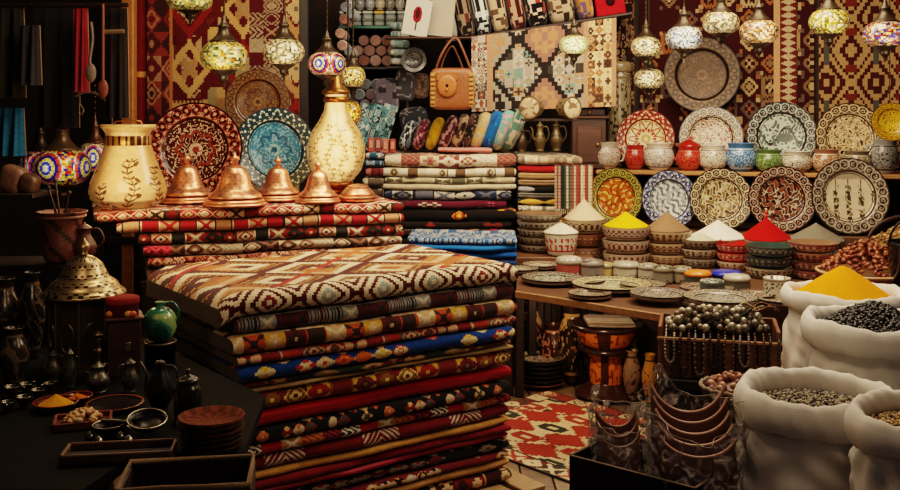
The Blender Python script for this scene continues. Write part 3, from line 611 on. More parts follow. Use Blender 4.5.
# arched stand with mosaic lamps on the left
MZ='e8d84c f0e88c d84828 e8a040 f0ecc8 3a3ca8'
c=P(112,205,5.12); o=thing('lamp_stand','dark arched metal stand holding the mosaic lamps left of the cream glass lamp','stand',(c.x,5.12,1.178))
g=G(); g.lathe([(0,0),(.065,0),(.065,.01),(.03,.025),(.015,.06),(.012,.08)],hx('#1a120e'),24); g.build('base','darkmetal',o)
def rel(px,py,Y=5.12): q=P(px,py,Y); return (q.x-c.x,q.y-5.12,q.z-1.178)
top=[rel(112,138)]+[rel(88+24*math.cos(a),122-30*math.sin(a)) for a in np.linspace(0,pi,14)]+[rel(63,128)]
g=G(); g.tube([(0,0,.06),rel(112,170)]+top,.0065,hx('#8a7868'),8); g.build('arm','darkmetal',o)
g=G(); g.tube([rel(80,96),rel(80,104),rel(84,110),rel(82,115),rel(79,112)],.003,hx('#9a8a78'),6); g.build('hook','darkmetal',o)
g=G(); g.tube([rel(112,122),rel(118,138),rel(120,150)],.005,hx('#9a7858'),6); g.build('brace','darkmetal',o)
pendant('large yellow mosaic lamp with blue and red rosettes hanging from the arched stand',62,167,56,36,MZ,21,5.12,.85,ros=4,group='rosette mosaic lamps on the left',topz=zat(127,5.12),name='hanging_lamp',cap='#5a4834')
pendant('orange and yellow rosette lamp half hidden behind the large yellow mosaic lamp',40,166,38,32,'e88c4c f0b068 d84828 f0ecc8 3a3ca8',22,5.42,.6,ros=5,group='rosette mosaic lamps on the left',topz=zat(105,5.42),name='hanging_lamp',cap='#3a2e22')
pendant('white and purple rosette lamp peeping out left of the cream glass lamp',95,157,32,30,'f0e8c8 e8d88c e0c0b0 6a3ca8 f0ecc8',23,5.42,.7,ros=4,group='rosette mosaic lamps on the left',topz=zat(112,5.42),name='hanging_lamp',cap='#5a3a28')
# ---------------------------------------------------------------- right wall shelves
def wallbox(name,pxa,pxb,d0,d1,z0,z1,col,label=None,cat=None,m='wood'):
    a=W(pxa,110,(d0+d1)/2); b=W(pxb,110,(d0+d1)/2); g=G(); w=(Vector((b.x,b.y))-Vector((a.x,a.y))).length; g.box((0,0,0),(w,d1-d0,z1-z0),hx(col),.006)
    o=g.build(name,m,None,((a.x+b.x)/2,(a.y+b.y)/2,(z0+z1)/2),(0,0,WR)); return tag(o,label,cat)
wallbox('wall_shelf',600,925,0.02,.47,1.235,1.262,'#b07c48','long light wooden shelf carrying the row of painted pots','shelf')
TZ=.905
wallbox('display_plinth',609,925,0.02,.66,0.,TZ,'#5a3c24','brown wooden plinth behind the bowls carrying the large standing plates','plinth')
GP='painted plates on the upper shelf'; 
UP=[(646,133,58,56,'r','a83028 e8c8a0 e8d4a8 a03820 c8a060 5a1c14','red-rimmed plate with a petal rosette, first on the upper shelf'),
(711,131,62,58,'a','c8b8a0 4a2c24 e0d0b8 7a4a38 a8503c 2c201c','beige plate with brown and red scrolls, second on the upper shelf'),
(781,131,68,62,'b','a8b0ac 3c3a3c c0ccc4 5a6864 3c5458 2c2a2c','grey-blue plate with a bird and branches on the upper shelf'),
(849,131,68,66,'a','d0bc98 5a4430 e0cca4 7a5c3c 8a6a48 3a2c20','tan plate with brown branching scrolls, last large one on the upper shelf')]
for k,(x,y,w_,h_,st,pal,lb) in enumerate(UP):
    Y=wallY(x,.225); R=w_*Y/2000; c=P(x,y,Y); c.z=1.264+R*math.cos(rad(10))+.004
    standing_plate('painted_plate',lb,c,R,st,pal,30+k,WR+rad(4*(k-1)),10,group=GP)
GL='painted plates standing on the plinth'
LP=[(617,193,47,59,'f','b8ac58 6a6428 a84818 e8b860 c86a28 3c3418','yellow-green rimmed plate with an orange figure scene, narrowest of the plinth plates',30),
(668,195,52,58,'f','6c78a8 d8dce0 b8c4c8 e8ecec 5c6c78 2c3048','blue and grey plate with pale figures beside the yellow-rimmed plate',14),
(720,196,60,62,'f','d0c0a0 4a4038 dccca8 8a7048 4a3c28 2c241c','cream plate with brown trees, behind the white spice cone',2),
(781,199,64,66,'a','b8a898 6a2c28 4a2820 c8b8a0 8a4030 2c1c18','dark brown plate with pale carved figures, behind the red spice cone',0),
(848,199,78,76,'t','c0b4a4 6c5c54 e4d4b8 4c3c28 7a6a50 3a3028','largest white plate with hanging garlands, at the end of the plinth',4)]
for k,(x,y,w_,h_,st,pal,lb,yy) in enumerate(LP):
    Y=wallY(x,.535); R=h_*Y/2000; c=P(x,y,Y); c.z=TZ+.002+R*math.cos(rad(9))
    standing_plate('painted_plate',lb,c,R,st,pal,40+k,(rad(-yy) if k==0 else rad(yy-8)),9,group=GL,deep=.13)
c,R=sp(702,75,wallY(702,.13),74); standing_plate('engraved_tray','large dull bronze embossed round tray hanging on the maroon carpet',c,R,'c','4c3a28 5c4630 3a2a1a 5c4630 48341f 241a12',51,WR,4,m='brass',back='#3a2c20')
c,R=sp(891,122,wallY(891,.62),38); yp=standing_plate('hanging_plate','small bright yellow floral plate hanging on a cord above the grey speckled vase',c,R,'a','d8a820 8a6410 e0b828 7a5814 a87c18 5a4010',52,WR,3)
g=G(); g.tube([c+Vector((0,.02,R*.9)),Vector((c.x,c.y+.02,3.195))],.003,hx('#3a2c20'),6); adopt(g.build('cord','cloth'),yp)
# pots row
def pot(name,label,px,pyb,Y,w,h,base,fig,seed,handle=0,lid=False,group='small painted pots on the upper shelf',style=0,cat='pot'):
    c=P(px,pyb,Y); s=Y/1000; r=w*s/2; hh=h*s; o=thing(name,label,cat,c,(0,0,WR),group); b=hx(base);f_=hx(fig)
    def cf(T,K,R_,Z):
        q=squig(T*.05,Z,seed,260); v=Z/hh; m=(abs(q)<.6)&band(v,.15,.75); l=band(v,.78,.82)|band(v,.10,.13); return np.where((m|l)[...,None],f_,b)
    pr=[(0,0),(r*.55,0),(r*.6,hh*.04),(r*.9,hh*.22),(r,hh*.45),(r*.97,hh*.62),(r*.82,hh*.78),(r*.78,hh*.84),(r*.86,hh*.97),(r*.9,hh),(r*.8,hh),(r*.7,hh*.85),(0,hh*.6)]
    g=G(); g.lathe(smooth(pr,90),cf,100); g.build('body','glaze',o)
    if handle:
        for sg in ([1] if handle==1 else [-1,1]):
            g=G(); g.tube([(sg*r*.85,0,hh*.8),(sg*r*1.15,0,hh*.85),(sg*r*1.3,0,hh*.6),(sg*r*1.15,0,hh*.32),(sg*r*.92,0,hh*.3)],r*.08,b*.9,8); g.build('handle','glaze',o)
    if handle==3:pass
    if lid:
        g=G(); g.lathe([(r*.85,hh*.99),(r*.8,hh*1.06),(r*.4,hh*1.2),(r*.1,hh*1.26),(r*.15,hh*1.38),(0,hh*1.45)],b*.95,32); g.build('lid','glaze',o)
        g=G(); g.tube([(-r*.9,0,hh*.4),(-r*1.3,0,hh*.55),(-r*1.5,0,hh*.95)],[r*.16,r*.11,r*.07],b,8); g.build('spout','glaze',o)
    return o
YP=lambda x: wallY(x,.36)
for k,(x,w_,h_,b,f_,hd,ld,lb) in enumerate([(606,27,22,'#b8a898','#7a5c50',2,0,'grey-white two-handled pot, first of the shelf row'),(635,19,20,'#8a1c14','#a84838',1,0,'small glossy red pot between two white ones'),
 (659,28,22,'#c8b8a4','#6a7080',0,0,'cream pot with grey flowers beside the small red pot'),(689,24,20,'#982014','#c05840',1,1,'red teapot with lid and spout on the shelf'),
 (713,26,21,'#d0c4b0','#6a5448',0,0,'white pot with brown flowers left of the blue pot'),(741,28,23,'#3c648c','#a8c0d0',0,0,'blue painted pot on the shelf'),
 (769,26,18,'#4c6434','#8aa06c',0,0,'green painted pot beside the blue one'),(797,28,17,'#c4b8a4','#4a4038',0,0,'low white pot with dark squiggles right of the green pot'),
 (826,26,19,'#8a5c44','#d8c0a0',0,0,'brown pot with cream flowers on the shelf'),(857,26,18,'#6c5c4c','#c0b090',0,0,'dark patterned pot beside the brown pot'),(885,25,28,'#8a8884','#3a3430',2,0,'grey speckled round vase at the end of the shelf')]):
    Y=YP(x); c=P(x,150,Y); py=HY+(H-1.2635)*1000/Y; pot('teapot' if ld else 'painted_pot',lb,x,py,Y,w_*1.08,h_*1.22,b,f_,60+k,hd,ld)
# tall brass vase
def jar(name,label,cat,c,pr,col,m,seg=32,group=None,n=50,rot=(0,0,0),extra=None):
    g=G(); g.lathe(smooth(pr,n),col,seg); o=g.build(name,m,None,c,rot); return tag(o,label,cat,group)
Y=wallY(619,.092);c=P(619,124,Y);c.z=1.264; s=Y/1000; hh=(zat(62,Y)-1.264); r=12*s
o=thing('brass_vase','tall cylindrical brass vase with openwork pattern standing on the upper shelf','vase',c)
g=G(); g.lathe(smooth([(0,0),(r*.9,0),(r,.01),(r,hh*.8),(r*.95,hh*.83),(r*1.02,hh*.86),(r*.9,hh*.9)],150),lambda T,K,R_,Z: np.where((abs(squig(T*.08,Z,4,120))<.7)[...,None],hx('#3a3020'),hx('#8a7c60')),100); g.build('body','glaze',o)
g=G(); g.lathe([(r*.9,hh*.9),(r*1.05,hh*.91),(r*1.05,hh*.97),(r*.9,hh),(0,hh)],hx('#8a7858'),32); g.build('lid','glaze',o)
# ---------------------------------------------------------------- display table
TT=.75
def polyprism(name,pts,z0,z1,col,parent=None,m='wood'):
    n=len(pts); V=[(x,y,z0) for x,y in pts]+[(x,y,z1) for x,y in pts]; Fc=[list(range(n))[::-1],list(range(n,2*n))]+[[i,(i+1)%n,n+(i+1)%n,n+i] for i in range(n)]; g=G(); g.raw(V,Fc,hx(col),False); return g.build(name,m,parent)
o=thing('display_table','brown wooden display table covered with bowls, plates and spice cones','table',(0,0,0))
bk=lambda px: (W(px,110,.675).x,W(px,110,.675).y)
polyprism('top',[(.33,4.98),(1.05,4.31),(1.44,4.66),(2.75,4.70),bk(925),bk(600),(.80,6.15),(.42,6.15)],TT-.035,TT,'#5c3c26',o)
for x,y in [(.40,5.75),(1.06,4.42),(1.9,4.76),(2.68,4.78),(.5,6.08),(2.68,5.9)]:
    g=G(); g.box((x,y,(TT-.036)/2),(.05,.05,TT-.037),hx('#1e130d'),.006); g.build('leg','wood',o)
q1=Vector((.33,4.98));q2=Vector((1.05,4.31)); g=G(); g.box(((q1.x+q2.x)/2-.004,(q1.y+q2.y)/2-.006,TT-.016),((q2-q1).length,.014,.034),hx('#a8784c'),.003,rz=math.atan2(q2.y-q1.y,q2.x-q1.x)); g.build('edge_strip','wood',o)
def bowl(name,label,c,r,h,base,fig,seed,group=None,inner='#7a5c44',cat='bowl',rim=None,foot=True):
    b=hx(base);f_=hx(fig); rm=hx(rim) if rim else b
    def cf(T,K,R_,Z):
        v=Z/h; n=round(r*170); m=(np.sin(T*n+2*np.sin(Z/h*6+seed))*np.cos(v*9+seed)>.15)&band(v,.3,.8); return np.where(band(v,.84,2)[...,None],rm,np.where((m|band(v,.22,.27))[...,None],f_,b))
    g=G(); g.lathe(smooth([(0,0),(r*.74,0),(r*.78,.003),(r*.85,h*.2),(r*.93,h*.42),(r*.97,h*.7),(r,h*.95),(r,h)],20),cf,48); g.lathe([(r,h),(r*.95,h),(r*.88,h*.85),(r*.6,h*.4),(0,h*.3)],hx(inner),48)
    o=g.build(name,'glaze',None,c); return tag(o,label,cat,group)
def bowls(where,px,pyb,w,n,htot,cols,seed,z=TT,inner='#7a5c44',Y=None,r_top=1.):
    """n nested bowls; returns centre + top z"""
    c=on(px,pyb,z) if Y is None else Vector(((px-450)/F*Y,Y,z)); c.z=z+.001; s=c.y/1000; r=w*s/2; step=htot*s/n if htot>0 else .05
    ordn=['bottom','second','third','fourth','fifth','sixth']
    for k in range(n):
        b,f_=cols[k%len(cols)][:2]; rim=cols[k%len(cols)][2] if len(cols[k%len(cols)])>2 else None; top=k==n-1
        nm='top' if top and n>1 else ordn[k]
        lb=(f'{nm} bowl of the stack {where}' if n>1 else f'painted bowl {where}')
        bowl('painted_bowl',lb,c+Vector((rnd.uniform(-.003,.003),0,k*step)),r*1.06*(.96+.04*k/max(1,n-1))*rnd.uniform(.97,1.02),step*.995 if True else 0,b,f_,seed+k,'stacked bowls '+where,inner,rim=rim)
    return c+Vector((0,0,n*step)),r
def cone(name,label,c,r,h,col,sig=.0,m='powder',cat='spice',sharp=.9,seed=0,kind='stuff'):
    rs=np.random.RandomState(seed)
    pr=[(r*t,h*(1-t**sharp)) for t in np.linspace(1,.0,16)]
    pr=[(x,z*(1 if x>r*.06 else .985)) for x,z in pr]
    def fn(Pt,th): 
        k=1+.03*np.sin(3*th+1)[:,None]+.02*np.sin(7*th)[:,None]; Pt[...,0]*=k;Pt[...,1]*=k; return Pt
    g=G(); g.lathe([(0,-.004),(r*.9,-.004)]+pr,hx(col),40,fn=fn); o=g.build(name,m,None,c); tag(o,label,cat); 
    if kind: o['kind']=kind
    return o
CR=('#b8a890','#4a342c'); GY=('#9c9488','#3c3834'); BR=('#94705c','#d0b898')
cc,r=bowls('of five grey patterned bowls nearest the rugs',539,251,43,5,38,[GY,('#8c8070','#3a342c')],1,z=.80)
cone('folded_napkin','x',cc+Vector((0,0,.0)),.001,.001,'#ffffff') if False else None
# riser under the left bowls
g=G(); g.box((.60,5.95,.775),(.46,.34,.046),hx('#6a452a'),.004); tag(g.build('riser_board','wood'),'low wooden riser board under the grey bowls nearest the rugs','board')
cc,r=bowls('with red flowers under the white conical lid',561,256,33,1,22,[('#c8bca4','#a83438')],9,z=.80,Y=5.86)
o=thing('conical_lid','white conical pottery lid with gold tip on the red-flowered bowl','lid',cc+Vector((0,0,.001)))
g=G(); g.lathe(smooth([(r*1.05,0),(r*1.08,.006),(r*.9,.018),(r*.3,.05),(0,.062)],20),hx('#dcd4bc'),36); g.build('cone','glaze',o); g=G(); g.ball((0,0,.066),.008,hx('#b88c3c'),10,6); g.build('knob','glaze',o)
cc,r=bowls('of brown bowls under the beige spice cone',584,259,45,3,40,[BR,('#7a4c34','#a8845c'),('#a08c70','#4a3428')],12); cone('spice_mound','pale beige spice cone on the brown bowls','#',.1,.1,'#ffffff') if False else cone('spice_mound','pale pinkish beige spice cone on the brown bowls',cc,r*.93,.125,'#d8bc98')
cc,r=bowls('of white and red bowls under the yellow spice cone',626,265,47,3,39,[('#c0b4a0','#7a3c30','#b8a48c')],16); cone('spice_mound','bright yellow spice cone on the white and red bowls',cc,r*.97,.085,'#e8b414')
cc,r=bowls('of tan bowls under the brown spice cone',667,264,48,3,34,[('#b89c78','#6a4430','#c8ac84')],20); cone('spice_mound','greyish brown spice cone on the tan bowls',cc,r*.95,.11,'#8a6c50')
cc,r=bowls('of three speckled bowls right of the tan ones',700,266.5,39,3,28,[GY,CR,('#8a7c68','#3a3028')],24); cone('filled_grain','patterned pale grain heaped in the top speckled bowl',cc+Vector((0,0,-.012)),r*.9,.045,'#c8c0a8',m='matte')
cc,r=bowls('under the white spice cone',718,236,52,3,0,[('#b8a890','#6a5440')],28,Y=5.90); c2=cc.copy(); cone('spice_mound','wide pure white spice cone behind the speckled bowls',cc,r*1.08,.105,'#f4ecd8')
cc,r=bowls('of red bowls before the white cone',735,269,37,3,26,[('#c8b8a0','#8a4438'),('#b85040','#e0c8a8'),('#a84840','#d8b8a0','#a01c18')],32,inner='#b01c14')
cc,r=bowls('under the red spice cone',766,240,50,3,0,[('#c8bca8','#7a4438')],36,Y=5.84); cone('spice_mound','vivid red spice cone in a striped bowl',cc,r*1.05,.125,'#b01410'); RC=cc
o=thing('clay_figurine','tiny red clay knob-shaped ornament on the tip of the red spice cone','ornament',cc+Vector((0,0,.118)))
g=G(); g.lathe(smooth([(0,0),(.010,.002),(.014,.012),(.007,.022),(.012,.032),(.009,.042),(0,.048)],24),hx('#c03828'),16); g.build('body','glaze',o); g=G(); g.ball((0,0,.052),.007,hx('#e0c8b0'),8,6); g.build('head','glaze',o)
cc,r=bowls('of teal-rimmed dark bowls before the red spice cone',770,277,47,3,32,[('#b0a48c','#4a4840'),('#3c4444','#8a8c80'),('#4c5450','#a0a498','#46544e')],40,inner='#2c3c38')
cc,r=bowls('under the grey spice cone',816,240,52,3,0,[('#a89c88','#5a5040')],44,Y=5.78); cone('spice_mound','grey-green spice cone behind the reddish bowls',cc,r*1.1,.10,'#7c7668')
cc,r=bowls('of wide reddish bowls under the grey spice cone',813,278,46,4,36,[('#94504a','#d0b8a0'),('#7c3c38','#c8b098'),('#b07860','#5a2c20')],48)
# small middle row
def lowpot(name,label,px,pyb,w,h,base,fig,seed,cat='box',z=TT,rim=None,Y=None):
    c=on(px,pyb,z) if Y is None else P(px,110,Y); c.z=z+.001; s=c.y/1000; r=w*s/2; hh=h*s; b=hx(base); f_=hx(fig); o=thing(name,label,cat,c,(0,0,seed))
    cf=lambda T,K,R_,Z: np.where(((abs(squig(T*.06,Z,seed,200))<.7)&(K>.12)&(K<.5))[...,None],f_,b)
    g=G(); g.lathe([(0,0),(r*.9,0),(r*.97,.004)]+[(r,hh*t) for t in np.linspace(.05,.62,10)],cf,36); g.build('base','glaze',o)
    g=G(); g.lathe([(r,hh*.63),(r*1.04,hh*.64),(r*1.04,hh*.78),(r*.97,hh*.85),(r*.9,hh*.93),(r*.75,hh*.95),(r*.6,hh*.97),(r*.4,hh),(0,hh)],(lambda T,K,R_,Z: np.where(((abs(squig(R_*np.cos(T),R_*np.sin(T),seed+3,110))<.6)&(R_<r*.95))[...,None],f_*1.2,(hx(rim) if rim else b)*.62)) if not (rim in('#d87828','#1c2c9c')) else hx(rim),48); g.build('lid','glaze',o); return o
for k,(px,py,w_,h_,b,f_,rm,lb) in enumerate([(569,276,26,20,'#a85048','#d8c8b0','#c8bca8','small round lidded box with pink bands beside the bowls'),(592,277,24,18,'#8a8078','#4a4440','#a89c90','small grey lidded box beside the pink banded one'),
 (604,276,19,14,'#c8b070','#8a7040','#c8b888','small yellowish lidded box in the middle row'),(626,277,26,16,'#c8c0a8','#8a8468','#d0c8b0','cream lidded box in front of the yellow spice bowls'),
 (648,279,20,16,'#b8b09c','#4a4438','#c0b8a0','cream and grey lidded box in front of the brown spice bowls'),(663,283,20,18,'#8c8674','#2c2820','#a09880','dark mosaic patterned lidded box in the middle row'),
 (682,283,20,17,'#988c78','#3a3428','#b0a48c','greyish patterned lidded box left of the orange-topped one'),(698,285,26,15,'#4a5048','#a8a890','#d87828','round box with bright orange lid'),
 (727,285,30,15,'#2a3040','#8a8ca0','#1c2c9c','round box with deep blue lid'),(737,291,26,17,'#6a6458','#b8b0a0','#d8d0b8','dark box with domed white speckled lid'),
 (712,292,24,13,'#3c4440','#a0a494','#5a6460','small teal grey lidded box before the orange-topped one')]):
    lowpot('trinket_box',lb,px,py,w_,h_,b,f_,70+k,rim=rm)
c=on(777,300,TT); s=c.y/1000; o=thing('drum_cup','white cylindrical cup with dark scribbled pattern beside the oval plate','cup',c)
g=G(); g.lathe([(0,0),(12.5*s,0),(13*s,.003)]+[(13*s,z) for z in np.linspace(.01,22*s,12)]+[(13.4*s,22.4*s),(12*s,22.4*s),(11.6*s,5*s),(0,5*s)],lambda T,K,R_,Z: np.where(((abs(squig(T*.08,Z,77,130))<.6)&(Z<19*s)&(Z>3*s))[...,None],hx('#4a4640'),hx('#d0c8b4')),48); g.build('body','glaze',o)
g=G(); g.lathe([(12.9*s,19.5*s),(13.5*s,20*s),(13.5*s,22*s),(12.9*s,22.6*s)],hx('#8a8070'),40); g.build('rim','glaze',o)
# front flat plates lying on the table
def flat(px,py,w,st,pal,seed,lb,dz=0,Yo=0):
    c=on(px,py,TT+dz+.012); R=w*c.y/2000; o=plate_mesh('painted_plate',R,platepat(st,pal,seed),'glaze',.08,loc=(c.x,c.y,TT+dz+.0045)); return tag(o,lb,'plate','flat plates along the table front')
flat(522,271,34,'a','b8a898 5a4840 b8b0a0 7a6c60 6a5c50 2c2824',101,'small grey plate tucked against the front rug stack')
flat(590,296,44,'a','a89888 4a3c34 b0a494 6a5850 5a4c44 2c2420',102,'small dark scroll plate before the wide cream plate')
flat(643,287,46,'b','b8ac98 5a4c44 c0b4a0 6a6054 7a6c5c 34302c',103,'tan plate partly under the wide cream plate rim',-.0)
flat(757,297,40,'r','b0a08c 6a3830 c0b09c 8a4a3c 6a5448 3a2c28',104,'small rosette plate between the oval pair and the cup')
flat(585,283,40,'a','a8a098 44403c b0a89c 5c5850 6a645c 2c2a28',105,'grey plate between the corner plate and the wide cream plate')
flat(541,267,38,'a','c8b8a4 6a5448 d8ccb8 a08878 8a6a58 3a3028',81,'small pinkish plate nearest the rug stack on the table front')
flat(552,281,62,'a','b0a898 4a4440 b8bcac 5a6458 3c4440 2c2a28',82,'grey scrolled plate at the left table corner')
flat(612,288,80,'f','d0c4a4 8a8460 dcd4b8 a09c70 8c9c8c 6a6048',83,'wide cream plate with green sprigs lying on the table edge')
flat(660,297,60,'a','a8a094 3a3430 a8a498 4a4440 5c5650 2c2828',84,'dark scribbled plate beside the wide cream plate',.014)
flat(707,291,54,'a','a89c8c 4a4038 b0a898 6a5c50 4a4440 2c2420',85,'grey scrolled plate behind the broad oval plates')
flat(718,304,78,'c','b0a898 5a5048 b8b0a0 7a6c60 6a5c50 2c2824',86,'broad grey plate lowest of the stacked pair on the table corner',0)
flat(720,301,74,'a','b8b0a0 4a4440 a8a8a0 6c6a64 8c8880 3c3834',87,'broad grey plate topmost of the stacked pair on the table corner',.024)
flat(783,302,56,'a','c0b8a8 6a4038 c8bcac 7a5448 5a4c48 3c2c28',88,'plate with a reddish brown scroll rim in front of the drum cup')
# dried fruit bowl, bucket
def heap_items(name,label,group,c,r,h,n,size,cols,seed,m='nut',asone=False,cat='fruit',flat_=.6):
    rs=np.random.RandomState(seed); pal=PAL(cols); pts=[]
    for i in range(n):
        a=i*2.39996+rs.uniform(-.3,.3); q=math.sqrt((i+.5)/n); pts.append((r*q*math.cos(a),r*q*math.sin(a),h*(1-q**1.3)+rs.uniform(0,size*.5)))
    if asone:
        g=G()
        g.lathe([(0,-.004),(r*1.02,-.004)]+[(r*1.02*t,h*(1-t**1.3)-size*.15) for t in np.linspace(1,0,10)],pal[0]*.5,32)
        for p in pts:
            R_=np.array(Matrix.Rotation(rs.uniform(0,6),3,Vector(rs.normal(size=3)).normalized())); q=G(); q.ball((0,0,0),size*rs.uniform(.7,1.2),pal[rs.randint(len(pal))],6,4,(1,.7,.6)); V=q.V[0]@R_.T+np.array(p); g.raw(V,q.I[0].reshape(-1,4),q.C[0])
        o=g.build(name,m,None,c); o['kind']='stuff'; return tag(o,label,cat)
    pro=[]
    for k in range(4):
        q=G(); q.ball((0,0,0),size,pal[k%len(pal)],10,7,(1,.62,.55)); ob=q.build(name,m); pro.append(ob)
    for i,p in enumerate(pts):
        ob=pro[i] if i<4 else pro[rs.randint(4)].copy()
        if i>=4: COL.objects.link(ob)
        ob.location=Vector(c)+Vector(p); ob.rotation_euler=(rs.uniform(-.7,.7),rs.uniform(-.7,.7),rs.uniform(0,6)); s_=rs.uniform(.85,1.15); ob.scale=(s_,s_,s_); tag(ob,label,cat,group)
c=Vector((W(862,110,1.15).x,W(862,110,1.15).y,TT)); 
c=Vector((.415*5.05,5.05,TT)); s=.00505
o=thing('wide_bowl','wide terracotta and cream bowl heaped with dried fruit on the table','bowl',c)
g=G(); g.lathe(smooth([(0,0),(.14,0),(.15,.01),(.19,.045),(.225,.075),(.232,.085)],20),lambda T,K,R_,Z: np.where((band(Z,.03,.05))[...,None],hx('#8a3420'),hx('#b8825c')),48); g.lathe([(.232,.085),(.222,.088),(.2,.075),(0,.06)],hx('#8a6040'),48); g.build('body','glaze',o)
g=G(); g.lathe([(.228,.078),(.238,.081),(.238,.092),(.226,.092)],hx('#d0a87c'),48); g.build('rim','glaze',o)
heap_items('dried_fruit','small glossy reddish brown dried fruit heaped in the terracotta bowl','dried fruit in the terracotta bowl',c+Vector((0,0,.088)),.21,.155,230,.0175,'7a3420 94502c 5c2818 a8683c',91)
c=Vector((.455*5.55,5.55,TT)); o=thing('wicker_basket','wicker basket of tan nuts behind the dried fruit bowl','basket',c)
g=G(); g.lathe(smooth([(0,0),(.17,0),(.18,.02),(.21,.12),(.22,.16)],18),lambda T,K,R_,Z: np.where((np.sin(T*30+np.floor(Z/.012)*pi)>0)[...,None],hx('#8a6438'),hx('#5a3c20')),60); g.lathe([(.22,.16),(.20,.16),(0,.12)],hx('#4a3018'),40); g.build('body','wood',o)
g=G(); g.tube([(.21*math.cos(a),0,.15+.16*math.sin(a)) for a in np.linspace(0,pi,18)],.010,hx('#3a2214'),8); g.build('handle','wood',o)
heap_items('nut_heap','light tan and brown nuts piled in the wicker basket','nuts',c+Vector((0,0,.155)),.19,.10,120,.018,'b88c50 8a6030 d0a468 7a5028',92,asone=True,cat='nuts')
c=Vector((.468*4.82,4.82,TT)); o=thing('black_bucket','black bucket with a raised wire handle at the table edge above the white sacks','bucket',c)
g=G(); g.lathe([(0,0),(.105,0),(.11,.005),(.135,.24),(.142,.245),(.142,.262),(.135,.265),(.130,.26),(.105,.02),(0,.02)],hx('#0c0c0e'),40); g.build('body','glaze',o)
g=G(); g.tube([(.14*math.cos(a),.0,.25+.14*math.sin(a)) for a in np.linspace(0,pi,20)],.006,hx('#1c1614'),8); g.build('handle','darkmetal',o)
# ---------------------------------------------------------------- upper back: cushions, kilim, bags, textiles
def tiltboard(name,label,pa,pb,d,th,col,cat):
    a,b=pa,pb; L=(b-a).length; an=math.atan2(b.z-a.z,b.x-a.x); g=G(); g.box((0,d/2,0),(L,d,th),hx(col),.004); return tag(g.build(name,'wood',None,(a+b)/2,(0,-an,0)),label,cat),an
a,b_=P(446,41,6.5),P(633,13,6.5); _,an=tiltboard('tilted_shelf','dark tilted shelf holding the upright patterned cushions',a,b_,.9,.02,'#2a1810','shelf')
def pillow(name,label,c,w,d,h,patf,rot,group,cat='cushion',e=.35,m='cloth',nu=44,nv=34):
    """soft rounded box; local z up from its base; patf(x/w,z/h)"""
    th=np.linspace(0,2*pi,nu,endpoint=False); ph=np.linspace(-pi/2,pi/2,nv); T,Q=np.meshgrid(th,ph,indexing='ij'); sp_=lambda v,p: np.sign(v)*np.abs(v)**p
    X=sp_(np.cos(Q),e)*sp_(np.cos(T),e)*w/2; Y=sp_(np.cos(Q),e)*sp_(np.sin(T),e)*d/2; Z=sp_(np.sin(Q),e)*h/2+h/2
    A=np.stack([X,Y,Z],-1); g=G(); Am=(A[:,:-1]+np.roll(A,-1,0)[:,1:])/2; g.grid(A,patf(Am[...,0]/w,Am[...,2]/h,np.roll(Am[...,1]/d,0)).reshape(-1,3),cu=True); o=g.build(name,m,None,c,rot); return tag(o,label,cat,group)
def fpat(base,fig,fig2,seed,f=9.,thr=.6):
    B,f1,f2=hx(base),hx(fig),hx(fig2)
    def p(x,z,y=0):
        q=squig(x*1.0,z*1.6,seed,f); return np.where((abs(q)<thr)[...,None],f1,np.where((q>2.0)[...,None],f2,B))
    return p
def solid(c): 
    k=hx(c); return lambda x,z,y=0: k*(.85+.3*hs(np.floor(x*20),np.floor(z*20)))[...,None]
ux=(b_-a).normalized()
for k,(px,w_,bs,f1,f2,th_,lb) in enumerate([(452,15,'#a8a498','#8a867c','#c8c4b8',.2,'plain grey cushion, first on the tilted shelf'),(469,17,'#1c1614','#8a7460','#5a2c24',.6,'black cushion with brown floral scrolls'),(486,16,'#1a1a1c','#c8ccc4','#e0e0d8',.9,'black and white damask cushion'),
 (503,17,'#c0a480','#2c2420','#5a4434',.45,'tan cushion with black ring motifs'),(521,17,'#3a1614','#b88c74','#8a2c24',.6,'maroon and pink floral cushion'),(541,20,'#100e10','#d8bca8','#a83428',.22,'black cushion with one thin pale flower stem'),
 (566,26,'#b89c80','#2a2018','#6a4c34',.7,'wide tan cushion with black floral motif'),(590,16,'#b8783c','#5c4c6c','#d8a060',.5,'orange and violet floral cushion')]):
    c=a.lerp(b_,(px-446)/187.)+Vector((0,.2,.012)); pillow('patterned_cushion',lb+(' on the tilted shelf' if 'tilted' not in lb else ''),c,w_*.0065,.3,.46,fpat(bs,f1,f2,k+1,10,th_),(0,-an-.06,0),'cushions on the tilted shelf')
c=a.lerp(b_,(614-446)/187.)+Vector((0,.2,.013)); o=thing('gift_box','bright red box with a small dark emblem at the end of the tilted shelf','box',c,(0,-an,0))
g=G(); g.box((0,0,.16),(.19,.25,.32),hx('#b01420'),.006); g.build('body','matte',o); g=G(); g.lathe([(0,0),(.03,0),(.03,.004),(0,.004)],hx('#2a0c10'),20); g.build('emblem','matte',o,(0,-.129,.09),(pi/2,0,0))
